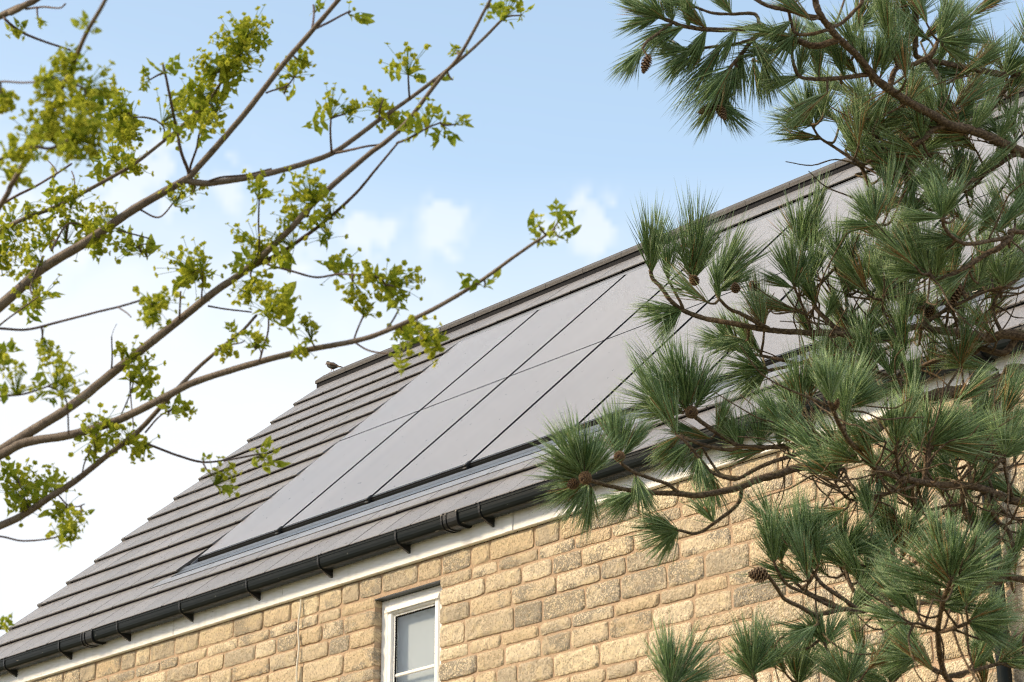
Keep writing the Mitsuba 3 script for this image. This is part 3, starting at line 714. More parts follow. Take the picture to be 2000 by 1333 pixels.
# ---- pine
pine = Tree('pine_tree', 'mat_pine_bark', 0.13)
tag('pine_tree', 'large green pine with long needles and brown cones in front of the house', 'tree')
TRX, TRD = 2650, 7.4
trunk = [at(TRX + 40 * math.sin(k * .9), 4200 - k * 560, TRD + 0.06 * math.sin(k * 1.7)) for k in range(0, 11)]
trunk = spline(trunk, 6)
trunk = np.vstack([[trunk[0][0], trunk[0][1], -0.05], trunk[trunk[:, 2] > 0.1]])
put('pine_tree__trunk', tube(trunk, np.linspace(0.17, 0.05, len(trunk)), 18, 0.06, 5), 'mat_pine_bark', True)
PL = [  # (limb points from the trunk outwards, thick px, thin px, first distance, last distance)
    ([(TRX, 640), (2300, 430), (2000, 300), (1950, 277), (1900, 255), (1855, 245), (1825, 227), (1775, 200), (1737, 175), (1707, 150), (1675, 110), (1640, 77), (1620, 55), (1600, 25), (1592, 0), (1585, -40)], 18, 7, 7.3, 5.7),
    ([(TRX, 420), (2300, 230), (2000, 147), (1962, 147), (1900, 135), (1850, 125), (1800, 115), (1787, 100), (1790, 37), (1788, -30)], 14, 5, 7.3, 6.2),
    ([(TRX, 700), (2300, 520), (2000, 455), (1975, 462), (1937, 470), (1890, 477), (1862, 465), (1845, 445), (1840, 427)], 12, 4, 7.3, 5.9),
    ([(TRX, 860), (2300, 700), (2000, 655), (1937, 660), (1887, 652), (1825, 645), (1800, 637), (1762, 647), (1725, 665), (1690, 662)], 24, 6, 7.3, 6.4),
    ([(TRX, 930), (2300, 790), (2000, 725), (1975, 740), (1937, 745), (1900, 762), (1850, 767), (1812, 776), (1760, 800), (1710, 840), (1640, 902), (1600, 908), (1550, 916), (1520, 927), (1484, 936), (1454, 948), (1442, 953), (1400, 962), (1357, 968), (1321, 964), (1260, 962), (1200, 952), (1150, 938)], 24, 4.5, 7.3, 5.6),
    ([(TRX, 1180), (2300, 1050), (2000, 982), (1970, 976), (1930, 960), (1896, 950), (1860, 948), (1810, 944), (1760, 934), (1726, 922), (1700, 907), (1675, 880), (1655, 857), (1635, 820), (1620, 785)], 18, 5, 7.3, 5.5),
    ([(TRX, 1330), (2300, 1190), (2000, 1132), (1962, 1132), (1937, 1140), (1880, 1158), (1820, 1175), (1750, 1180), (1712, 1187), (1675, 1195), (1650, 1190), (1620, 1196), (1590, 1200), (1562, 1185), (1532, 1170), (1515, 1145), (1500, 1125)], 13, 4.5, 7.3, 5.4),
    ([(TRX, 1500), (2200, 1450), (2000, 1420), (1900, 1370), (1850, 1325), (1837, 1287), (1832, 1232), (1842, 1175), (1857, 1135)], 13, 5.5, 7.3, 4.9),
    ([(2200, 1450), (2000, 1440), (1740, 1425), (1600, 1400), (1400, 1385), (1310, 1350)], 11, 4, None, 5.3),
    ([(TRX, 250), (2300, 40), (2100, -40), (1950, -90), (1800, -110), (1650, -100), (1480, -60), (1440, -30)], 16, 5, 7.3, 6.2),
    # side limbs that leave a limb above
    ([(1620, 55), (1645, 45), (1670, 20), (1683, 5), (1690, -30)], 5, 4), ([(1622, 58), (1610, 60), (1585, 67), (1555, 66), (1545, 42), (1540, 20)], 5, 3.5),
    ([(1602, 35), (1570, 30), (1548, 22), (1500, 12), (1470, -5), (1440, -20)], 6, 4), ([(1700, 145), (1650, 152), (1600, 155), (1562, 150), (1550, 125), (1547, 105)], 6, 3.5),
    ([(1640, 78), (1590, 90), (1540, 72), (1496, 58), (1486, 50), (1440, 58), (1380, 58), (1336, 52), (1314, 44), (1288, 34), (1262, 24)], 8, 4),
    ([(1496, 60), (1470, 78), (1450, 104), (1430, 128), (1405, 160), (1398, 200)], 6, 3), ([(1468, 78), (1440, 86), (1410, 90), (1376, 94), (1345, 100)], 4.5, 3),
    ([(1484, 52), (1474, 28), (1430, 28), (1392, 26), (1360, 15)], 4.5, 3), ([(1520, 66), (1500, 100), (1490, 120)], 4, 3),
    ([(1314, 44), (1290, 62), (1265, 80), (1255, 95)], 4, 3),
    ([(1737, 176), (1750, 135), (1787, 125), (1820, 105), (1832, 80)], 7, 5), ([(1812, 118), (1832, 150), (1845, 180), (1850, 212), (1850, 242)], 6, 5),
    ([(1985, 147), (1975, 157), (1950, 195), (1925, 225), (1890, 242), (1860, 247)], 6, 4), ([(1850, 246), (1825, 252), (1800, 275), (1762, 297), (1730, 315), (1712, 310), (1685, 322), (1672, 315), (1660, 308), (1625, 285), (1600, 268), (1585, 244)], 7, 2.6),
    ([(1714, 311), (1710, 285), (1705, 256)], 4, 3.4),
    ([(2000, 300), (1975, 305), (1937, 330), (1900, 352), (1880, 370), (1850, 387), (1812, 392), (1762, 390), (1730, 385), (1700, 365), (1685, 332), (1672, 312)], 7, 4.5), ([(1730, 385), (1727, 362), (1728, 345)], 3.5, 3),
    ([(1785, 391), (1772, 365), (1765, 342)], 3.5, 3),
    ([(1975, 463), (1950, 485), (1925, 497), (1882, 525), (1850, 540), (1827, 545), (1812, 535)], 7, 4.5), ([(1827, 545), (1790, 512), (1745, 475), (1712, 440)], 3.5, 3),
    ([(1690, 662), (1640, 652), (1587, 651), (1525, 647), (1500, 645), (1470, 640), (1420, 630), (1375, 622), (1335, 607), (1310, 588), (1290, 560), (1275, 545), (1270, 528)], 8, 4.5), ([(1335, 606), (1330, 593), (1315, 565), (1305, 546)], 4, 3),
    ([(1500, 643), (1450, 615), (1425, 604), (1405, 585)], 6, 3.5), ([(1640, 650), (1620, 630), (1592, 600), (1587, 570), (1577, 525), (1565, 492)], 6, 4.5), ([(1587, 570), (1607, 550), (1630, 524)], 4.5, 3.5), ([(1585, 648), (1572, 610), (1555, 570), (1551, 560)], 4, 3),
    ([(1660, 656), (1650, 620), (1655, 600), (1652, 575)], 4, 3), ([(1740, 655), (1725, 600), (1728, 575)], 4, 3), ([(1770, 646), (1765, 600), (1768, 575), (1766, 550)], 4, 3),
    ([(1800, 637), (1840, 610), (1880, 590), (1925, 570), (1960, 560)], 5, 3), ([(1960, 658), (1940, 610), (1950, 575), (1990, 545)], 5, 3), ([(1990, 655), (1960, 690), (1915, 680), (1900, 690), (1850, 697), (1800, 717), (1757, 740), (1700, 765), (1675, 778)], 8, 4),
    ([(1900, 690), (1880, 640), (1850, 600), (1830, 560)], 3.5, 2.6), ([(1757, 740), (1720, 730), (1680, 715), (1640, 722)], 4.5, 3), ([(1680, 716), (1600, 700), (1560, 712), (1500, 724)], 5, 3.5), ([(1560, 712), (1520, 702), (1470, 692), (1445, 685)], 4.5, 3),
    ([(1812, 776), (1780, 750), (1740, 735)], 4, 3),
    ([(1690, 858), (1640, 862), (1600, 866), (1520, 873), (1484, 874), (1442, 870), (1400, 845), (1364, 820), (1352, 808)], 7, 5), ([(1448, 873), (1424, 879), (1388, 873), (1352, 862), (1330, 850)], 5, 3.5),
    ([(1640, 863), (1580, 880), (1508, 903), (1472, 919), (1442, 935), (1424, 935), (1388, 922), (1364, 893), (1338, 862), (1322, 850)], 5.5, 3.5), ([(1445, 934), (1410, 928), (1390, 905), (1372, 875)], 4, 3),
    ([(1323, 961), (1304, 946), (1280, 938), (1237, 922), (1215, 907)], 4.5, 3.8), ([(1450, 946), (1440, 985), (1395, 1022), (1360, 1042), (1325, 1036)], 5, 3.5), ([(1262, 962), (1253, 945), (1250, 955)], 3, 2.5),
    ([(1590, 862), (1585, 830), (1565, 782)], 4.5, 3.5), ([(1650, 840), (1646, 812), (1646, 800)], 4, 3), ([(1620, 866), (1590, 850), (1560, 832)], 4, 3),
    ([(1818, 945), (1805, 925), (1815, 890), (1812, 868)], 5.5, 4.5), ([(1758, 933), (1752, 905), (1749, 872)], 4.5, 3.5), ([(1895, 950), (1893, 900), (1897, 885)], 5, 4), ([(1940, 962), (1930, 930), (1925, 900)], 4, 3), ([(1980, 978), (1965, 930), (1962, 890)], 4.5, 3.5),
    ([(1708, 912), (1700, 944), (1686, 970), (1674, 960), (1658, 940), (1648, 914)], 4.5, 3), ([(1740, 962), (1704, 974), (1660, 976), (1642, 960), (1630, 940)], 4, 2.6), ([(1790, 944), (1770, 955), (1740, 962)], 4, 3.5),
    ([(1886, 950), (1880, 980), (1890, 1008), (1904, 1040), (1900, 1080)], 6, 4), ([(1924, 966), (1960, 1000), (1988, 1015), (2020, 1020)], 5, 4), ([(1925, 962), (1936, 998), (1952, 1022), (1970, 1038), (1976, 1060), (1982, 1085), (1970, 1110), (1940, 1138)], 6, 4),
    ([(1882, 985), (1840, 990), (1796, 1000), (1780, 984)], 4, 3), ([(1815, 995), (1830, 1040), (1800, 1090), (1760, 1120), (1742, 1176)], 6, 4),
    ([(1680, 1195), (1650, 1172), (1612, 1147), (1592, 1125), (1575, 1097), (1562, 1079)], 5.5, 4), ([(1645, 1190), (1612, 1172), (1582, 1160), (1550, 1135), (1530, 1110), (1526, 1098)], 5, 3.5), ([(1652, 1191), (1620, 1183), (1575, 1160), (1537, 1142), (1517, 1112), (1512, 1100)], 4.5, 3.5),
    ([(1712, 1186), (1675, 1162), (1660, 1140), (1650, 1105), (1647, 1082)], 5, 4), ([(1738, 1180), (1715, 1150), (1708, 1135)], 3.5, 3), ([(1770, 1180), (1755, 1130), (1745, 1100), (1745, 1066)], 4.5, 4),
    ([(1592, 1200), (1600, 1232), (1612, 1260), (1625, 1292), (1640, 1307), (1660, 1325)], 4.5, 3.5), ([(1606, 1245), (1600, 1225), (1590, 1215)], 3, 2.5),
    ([(1834, 1235), (1800, 1220), (1770, 1218)], 4, 3), ([(1833, 1236), (1865, 1227), (1892, 1216)], 5, 4), ([(1845, 1318), (1812, 1300), (1795, 1282)], 5, 4), ([(1850, 1322), (1900, 1310), (1945, 1298), (1960, 1290)], 6, 4.5),
    ([(1740, 1423), (1742, 1370), (1740, 1332)], 5, 4), ([(1560, 1398), (1562, 1360), (1558, 1335)], 5, 4), ([(1480, 1392), (1478, 1350), (1470, 1312)], 5, 4), ([(1640, 1406), (1645, 1370), (1655, 1340)], 4.5, 4),
]
n_main = 10
for k, e in enumerate(PL):
    pine.limb(e[0], 0.86 * e[1], 0.86 * e[2], *(e[3:] if len(e) > 3 else (None, None)))


def needles(base, tip, n, L, g, wide=1.0, brown=0.0, droop=0.0):
    """Needles in pairs along the shoot base-tip; returns vertices, triangles, uv."""
    ax = tip - base; ln = np.linalg.norm(ax); t = ax / ln
    s = g.beta(1.0, 0.9, n)                                    # where along the shoot
    ang = g.uniform(0, 2 * np.pi, n)
    spread = np.radians(wide * (54 - 30 * s + g.normal(0, 13, n)))
    side = perp(np.broadcast_to(t, (n, 3)), ang)
    d0 = unit(np.cos(spread)[:, None] * t + np.sin(spread)[:, None] * side + g.normal(0, 0.05, (n, 3)))
    root = base + ax * s[:, None] + side * 0.002
    Ln = L * g.uniform(0.60, 1.14, n) * (0.85 + 0.15 * s)
    k = np.linspace(0, 1, 4)
    bend = (0.42 * t - (0.06 + droop) * np.array([0, 0, 1.0]) + g.normal(0, 0.10, (n, 3)))
    c = root[:, None] + d0[:, None] * (k * 1.0)[None, :, None] * Ln[:, None, None] + bend[:, None] * (k ** 2)[None, :, None] * Ln[:, None, None] * 0.55
    w = np.array([0.00115, 0.00130, 0.0011, 0.0])
    p1 = unit(np.cross(d0, g.normal(0, 1, (n, 3)))); p2 = np.cross(d0, p1)
    a3 = np.arange(3) * 2 * np.pi / 3
    off = np.cos(a3)[None, :, None] * p1[:, None] + np.sin(a3)[None, :, None] * p2[:, None]      # n,3,3
    body = c[:, :3, None] + off[:, None] * w[None, :3, None, None]                              # n,3,3,3
    v = np.concatenate([body.reshape(n, 9, 3), c[:, 3:4]], 1)                                   # n,10,3
    f = []
    for q in range(2):
        for m in range(3):
            a0, a1 = q * 3 + m, q * 3 + (m + 1) % 3
            f += [[a0, a1, a1 + 3], [a0, a1 + 3, a0 + 3]]
    f += [[6 + m, 6 + (m + 1) % 3, 9] for m in range(3)]
    f = np.array(f)[None] + (np.arange(n) * 10)[:, None, None]
    tone = np.clip(g.uniform(0, 0.45) + g.uniform(-0.05, 0.60, n), 0, 1)
    tone = np.where((g.uniform(0, 1, n) < brown) & (s < 0.5), 1.8, tone)
    u = np.concatenate([np.repeat(k[:3], 3), [1.0]])
    uv = np.stack([np.broadcast_to(u, (n, 10)), np.broadcast_to(tone[:, None], (n, 10))], -1)
    return v.reshape(-1, 3), f.reshape(-1, 3), uv.reshape(-1, 2)


# needle clumps: (root x, y, far end x, y), pixels
TF = """1288 34 1215 5 1288 34 1218 52 1300 40 1255 -15 1314 44 1238 100 1336 52 1275 80 1314 44 1298 -25 1345 55 1340 -10 1255 95 1222 135 1262 24 1205 -20 1345 100 1285 90 1376 94 1285 122 1376 94 1318 155
1410 90 1330 200 1430 128 1340 215 1430 128 1370 230 1440 130 1400 220 1450 104 1440 190 1470 115 1480 195 1490 120 1500 180 1470 78 1520 165 1398 200 1445 238 1360 15 1320 0 1430 28 1390 -30 1440 58 1400 120 1380 58 1350 112 1380 58 1330 15
1398 195 1375 235 1405 165 1430 240 1345 100 1300 150 1540 20 1515 -50 1540 20 1560 -60 1545 42 1500 75 1555 66 1520 110 1547 105 1560 30 1562 150 1575 60 1562 150 1505 165 1547 108 1510 60
1600 155 1590 65 1650 152 1620 70 1675 110 1640 15 1690 150 1680 50 1707 150 1720 70 1720 150 1745 40 1750 135 1762 30 1790 37 1770 -50 1832 80 1870 -10 1832 80 1920 15 1832 80 1930 75 1840 90 1905 125 1830 130 1855 60
1850 125 1900 60 1900 135 1960 80 1962 147 1985 60 1690 -20 1705 -70 1585 244 1535 165 1585 244 1578 158 1590 250 1615 170 1585 246 1518 228 1600 268 1522 262 1705 258 1690 165 1705 258 1742 175 1705 258 1775 210 1705 262 1655 200
1670 310 1640 200 1690 318 1650 240 1850 242 1830 160 1890 242 1880 155 1925 225 1945 140 1850 242 1912 200 1800 275 1790 195 1825 227 1800 160 1775 200 1795 150 1737 175 1700 225 1900 255 1935 195 1950 277 1990 205 1980 170 2015 110 1962 147 2012 100
1270 530 1258 410 1272 530 1300 420 1272 535 1285 400 1305 546 1300 450 1355 545 1342 378 1355 545 1372 380 1352 550 1310 412 1352 545 1387 420 1352 550 1405 440 1395 560 1442 448 1400 560 1457 436 1395 560 1485 480 1400 570 1475 520
1565 492 1540 388 1563 492 1582 378 1564 492 1606 408 1565 492 1605 450 1551 560 1512 468 1551 560 1540 455 1552 562 1585 480 1548 562 1498 540 1630 524 1642 425 1630 524 1685 465 1630 524 1695 510
1712 440 1668 378 1710 438 1690 368 1708 436 1722 372 1710 440 1658 440 1812 537 1735 448 1812 537 1728 500 1820 540 1790 425 1815 538 1758 418 1827 545 1852 445 1840 427 1872 350 1840 427 1758 418 1840 430 1818 345 1812 537 1735 530
1728 345 1702 285 1728 345 1765 305 1812 392 1842 315 1880 370 1905 295 1765 342 1740 285 1765 342 1800 290 1900 352 1950 300 1937 330 1975 265
1335 606 1243 600 1332 606 1258 632 1332 604 1290 655 1340 800 1245 680 1340 800 1288 655 1345 798 1330 675 1350 795 1372 690 1335 805 1222 760 1335 808 1238 802 1358 800 1405 715 1350 805 1275 728 1342 795 1305 665
1322 850 1235 690 1322 850 1260 700 1445 685 1360 655 1445 685 1378 635 1445 685 1402 615 1470 692 1440 605 1490 645 1470 555 1405 585 1395 520 1500 724 1418 698 1500 724 1408 745 1500 724 1425 658 1500 724 1440 780
1140 928 1062 855 1140 926 1090 822 1140 924 1115 812 1142 924 1142 825 1146 926 1168 850 1150 930 1185 872 1132 938 1058 925 1140 945 1068 978 1150 945 1108 1003 1135 932 1072 890
1205 885 1180 800 1207 884 1200 792 1212 886 1228 808 1217 890 1248 850 1330 850 1290 880 1352 862 1298 925 1345 866 1285 900 1364 893 1375 955 1372 875 1345 915 1388 922 1400 1000 1240 925 1262 985 1250 955 1168 992 1250 957 1198 1005 1155 950 1142 1035
1448 877 1430 798 1484 874 1470 788 1484 872 1502 778 1520 873 1542 788 1440 870 1408 818 1400 845 1420 780 1325 1036 1238 1010 1325 1036 1245 1045 1325 1036 1290 1075 1395 1022 1355 960
1310 1350 1288 1220 1310 1350 1310 1228 1312 1350 1378 1230 1310 1350 1400 1290 1470 1312 1438 1210 1470 1312 1475 1198 1470 1315 1505 1218 1478 1330 1435 1280 1558 1335 1540 1235 1558 1335 1585 1220 1558 1338 1605 1255 1470 1318 1530 1270
1512 1100 1488 1000 1513 1100 1510 982 1526 1098 1542 1000 1526 1098 1500 1025 1562 1079 1528 988 1562 1079 1560 968 1562 1077 1592 1000 1565 1079 1622 1040 1647 1082 1608 1000 1647 1082 1640 975 1648 1082 1695 1010 1650 1082 1705 1058
1745 1066 1708 988 1745 1066 1740 968 1745 1066 1792 1000 1745 1068 1812 1040 1857 1135 1818 1030 1858 1130 1850 1005 1858 1130 1882 1015 1858 1132 1932 1035 1858 1138 1965 1088 1855 1142 1778 1058 1855 1150 1718 1092 1842 1175 1905 1130 1845 1172 1755 1130 1842 1182 1922 1170
1612 1260 1642 1200 1612 1260 1580 1195 1590 1215 1560 1262 1600 1235 1548 1230 1740 1332 1698 1250 1740 1332 1740 1228 1740 1332 1792 1258 1735 1335 1678 1308 1795 1282 1768 1228 1795 1284 1738 1290 1770 1218 1700 1190 1892 1216 1982 1200 1892 1216 1962 1252 1894 1212 1950 1175
1950 1297 2000 1248 1955 1293 2015 1290 1900 1310 1932 1240 1945 1300 1900 1248 1655 1340 1640 1255 1655 1340 1690 1260 1655 1340 1610 1290
1620 785 1608 690 1622 785 1642 688 1624 786 1598 700 1647 800 1702 730 1647 800 1722 760 1646 800 1692 688 1690 662 1650 598 1690 662 1722 598 1690 662 1755 648
1812 868 1768 788 1812 868 1810 768 1814 868 1852 778 1818 870 1905 788 1820 872 1955 830 1822 878 1935 872 1810 875 1748 800 1749 872 1733 780 1751 872 1772 788 1897 885 1905 790 1897 885 1940 800 1895 890 1870 810
1565 782 1538 715 1565 782 1592 695 1568 790 1518 758 1560 832 1530 770 1925 900 1900 830 1962 890 1995 815 1962 890 1940 800 1962 895 2010 860 1652 575 1640 490 1652 575 1690 520 1728 575 1700 490 1728 575 1750 500 1766 550 1790 480
1766 550 1740 480 1830 560 1800 490 1830 560 1870 500 1960 560 1990 500 1960 560 1930 490 1990 545 2010 460 1640 722 1610 640 1640 722 1600 690 1640 722 1665 640 1740 735 1700 660 1740 735 1760 660 1675 778 1660 700 1675 778 1700 700
1780 984 1770 900 1780 984 1740 910 1700 1010 1680 930 1630 940 1620 905 1904 1040 1880 960 1904 1060 1940 980 1900 1080 1960 1040 1940 1138 1980 1080 2020 1020 2010 940 1982 1085 2010 1020 1708 1135 1690 1060 1595 600 1560 535 1610 625 1645 560""".split()
TF = np.array(TF, float).reshape(-1, 4)
gn = np.random.default_rng(21)
filler = []
for k in range(len(PL)):
    px, d, P, R = pine.limbs[k]
    step = np.hypot(*np.diff(px, axis=0).T)
    walk = 0.0; nxt = gn.uniform(25, 60)
    for i in range(2, len(px) - 1):
        walk += step[i - 1]
        x, y = px[i]
        if walk > nxt and (1560 < x < 2060 or (1400 < x < 1600 and 600 < y < 880)) and -70 < y < 1390 and not (1690 < x and 590 < y < 770 and gn.random() < 0.55):
            nxt = walk + gn.uniform(70, 140)
            t = px[i + 1] - px[i]; t = t / (np.hypot(*t) + 1e-9)
            sgn = 1 if gn.random() < .5 else -1
            dr_ = t * 0.55 + np.array([-t[1], t[0]]) * sgn * gn.uniform(.35, 1.0) + np.array([-0.1, -0.55])
            dr_ /= np.hypot(*dr_)
            tw = gn.uniform(25, 70)
            r = np.array([x, y]) + dr_ * tw
            e = r + (dr_ + np.array([0, -0.35]) * gn.uniform(0, 1)) * gn.uniform(85, 120)
            filler.append((r[0], r[1], e[0], e[1], k))
behind = []
for k in range(460):
    i = int(gn.integers(0, len(PL))); px, d, P, R = pine.limbs[i]; j = int(gn.integers(1, len(px)))
    x, y = px[j] + gn.normal(0, 45, 2) + [0, -30]
    if not (1640 < x < 2080 and -60 < y < 1380) or (x < 1720 and 330 < y < 500) or (y > 560 and gn.random() < (0.25 if y < 900 else 0.72)):
        continue
    a_ = gn.uniform(-2.7, -0.5)
    behind.append((x, y, x + 105 * math.cos(a_), y + 105 * math.sin(a_), i))
clumps = [tuple(q) + (None,) for q in TF] + filler + behind
MAX = 300
extra = []
buds = []
tn = 0
for (bx, by, ex, ey, par) in clumps:
    off, d, P, i = pine.dist_at(bx, by)
    if par is not None:
        i = par; px = pine.limbs[par][0]; q = int(np.hypot(px[:, 0] - bx, px[:, 1] - by).argmin()); d = pine.limbs[par][1][q]; P = pine.limbs[par][2][q]; off = float(np.hypot(*(px[q] - [bx, by])))
    d2 = d + (gn.uniform(-0.12, 0.12) if off > 12 else 0.0) + (gn.uniform(0.0, 0.45) if tn >= len(TF) + len(filler) else 0)
    base = at(bx, by, d2)
    far = math.hypot(ex - bx, ey - by)
    lean = gn.uniform(-0.35, 0.35) * far / FPX * d
    end = at(ex, ey, d2 + lean)
    L3 = np.linalg.norm(end - base)
    Lneed = min(0.145, max(0.088, 0.75 * L3))
    stem = base + (end - base) * max(0.38, 1 - 0.84 * Lneed / L3)
    if off > 2.5:
        mid = (P + base) / 2 + np.array([0, 0, -0.12 * np.linalg.norm(base - P)])
        q = spline([P, mid, base], 5)
        i = pine.grow(q, np.linspace(0.0042, 0.003, len(q)) * d / 6, i)
    q = np.linspace(base, stem, 5)
    pine.grow(q, np.linspace(0.0031, 0.0018, 5), i)
    n = int(gn.uniform(58, 96))
    v, f, uv = needles(base, stem, n, Lneed, gn, gn.uniform(0.30, 0.68), (gn.choice([0.02, 0.05, 0.30], p=[.6, .25, .15]) if tn < len(TF) else gn.choice([0.05, 0.45])), gn.uniform(-0.02, 0.10))
    if tn < MAX:
        put('pine_tree__needle_clump', (v, f), 'mat_needle', True, uv)
    else:
        extra.append((v, f, uv))
    tn += 1
    if gn.random() < 0.33:
        t = unit(stem - base)
        s = trimesh.creation.icosphere(1, 1.0)
        M = np.stack([perp(t, np.array(0.0)), np.cross(t, perp(t, np.array(0.0))), t], 1) * np.array([0.0042, 0.0042, 0.010])
        buds.append((np.array(s.vertices) @ M.T + stem + t * 0.004, np.array(s.faces)))
put('pine_tree__needles', join([(v, f) for v, f, _ in extra]), 'mat_needle', True, np.vstack([q for _, _, q in extra]))
tag('pine_tree__needles', kind='stuff')
put('pine_tree__buds', join(buds), 'mat_bud', True)
tag('pine_tree__buds', kind='stuff')


def cone_mesh(length, width, opened, g):
    """A pine cone: axis along +z from its stalk, scales in spirals."""
    core = trimesh.creation.icosphere(2, 1.0)
    v0 = np.array(core.vertices) * np.array([width * .36, width * .36, length * .5]) + [0, 0, length * .5]
    vs, fs, us, at_ = [v0], [np.array(core.faces)], [np.zeros((len(v0), 2))], len(v0)
    n = 58
    for k in range(n):
        s = (k + 0.5) / n
        r = width * 0.5 * max(0.12, math.sin(math.pi * min(1, 0.08 + 0.92 * (s ** 0.8)))) ** 0.75
        a = k * 2.39996
        z = length * (0.02 + 0.93 * s)
        o = np.array([math.cos(a), math.sin(a), 0]); tq = np.array([-o[1], o[0], 0])
        up = np.array([0, 0, 1.0])
        d = unit(o * (0.55 + opened) + up * (1.0 - opened))
        nn = unit(np.cross(tq, d))
        w = width * 0.20 * (0.55 + 0.45 * math.sin(math.pi * s)); th = width * 0.032
        c0 = o * r * 0.45 + up * (z - length * 0.05); c1 = o * r + up * z + d * width * 0.08 * (1 + opened)
        ring0 = [c0 - tq * w * .5 - nn * th, c0 + tq * w * .5 - nn * th, c0 + tq * w * .5 + nn * th, c0 - tq * w * .5 + nn * th]
        ring1 = [c1 - tq * w - nn * th, c1 + tq * w - nn * th, c1 + tq * w + nn * th, c1 - tq * w + nn * th]
        tip = c1 + d * w * 0.45 + nn * th * 0.3
        v = np.array(ring0 + ring1 + [tip])
        f = [[0, 1, 5], [0, 5, 4], [1, 2, 6], [1, 6, 5], [2, 3, 7], [2, 7, 6], [3, 0, 4], [3, 4, 7], [4, 5, 8], [5, 6, 8], [6, 7, 8], [7, 4, 8]]
        vs.append(v); fs.append(np.array(f) + at_); at_ += 9
        us.append(np.stack([np.zeros(9), np.array([0, 0, 0, 0, .35, .35, .8, .8, 1.0])], 1))
    return np.vstack(vs), np.vstack(fs), np.vstack(us)


# cones: pixel, length px, direction in the picture (dx, dy) and towards the camera, openness
for (x, y, ln, dx, dy, dz, op) in ((1500, 1124, 44, -1, -0.05, 0.05, .45), (1352, 806, 34, -0.25, -0.1, 1.3, .40), (1212, 893, 30, -0.3, -0.15, 1.2, .40), (1148, 932, 34, -0.5, 0.1, 1.1, .42), (1128, 943, 30, -0.9, 0.25, 0.8, .40), (1871, 556, 58, -0.38, 1, 0.1, .06),
                                   (1268, 108, 44, -0.35, 1, 0.1, .14), (1394, 206, 40, -1, 0.55, 0.2, .14), (1402, 206, 40, 0.35, 0.75, 0.3, .14), (1438, 572, 26, -.2, -.9, .6, .3), (1362, 556, 28, -0.6, -.7, .5, .35), (1478, 566, 28, -.5, -.6, .6, .3), (1822, 598, 36, -.5, .9, .3, .2), (1632, 800, 26, .2, -1, .3, .1)):
    off, d, P, i = pine.dist_at(x, y)
    c = at(x, y, d - 0.02)
    t = unit(RIGHT * dx - UP * dy - FWD * dz)
    s = 0.88 * ln * d / FPX
    v, f, uv = cone_mesh(s, s * (0.66 if op > .2 else 0.46), op, gn)
    a = perp(t, np.array(0.4)); M = np.stack([a, np.cross(t, a), t], 1)
    put('pine_tree__cone', (v @ M.T + c, f), 'mat_cone', False, uv)
    if off > 1.5:
        q = spline([P, (P + c) / 2 - np.array([0, 0, .006]), c + t * 0.004], 4)
        pine.grow(q, 0.0026 * np.ones(len(q)), i)
# bare dead twigs inside the crown
gd = np.random.default_rng(5)
for k in range(620):
    i = int(gd.integers(0, len(PL))); px, d, P, R = pine.limbs[i]
    j = int(gd.integers(1, len(px) - 1))
    if not (1560 < px[j, 0] < 2080 and 150 < px[j, 1] < 1300) or not (560 < px[j, 1] < 930 or gd.random() < 0.4):
        continue
    t = unit(P[j + 1] - P[j - 1]); q = [P[j]]
    v = unit(t * 0.5 + gd.normal(0, 0.7, 3)); ln = gd.uniform(0.03, 0.085)
    for m in range(4):
        q.append(q[-1] + v * ln); v = unit(v + gd.normal(0, 0.35, 3) + np.array([0, 0, 0.1]))
    q = spline(q, 4)
    pine.grow(q, np.linspace(0.0032, 0.0014, len(q)), i)
pine.finish()

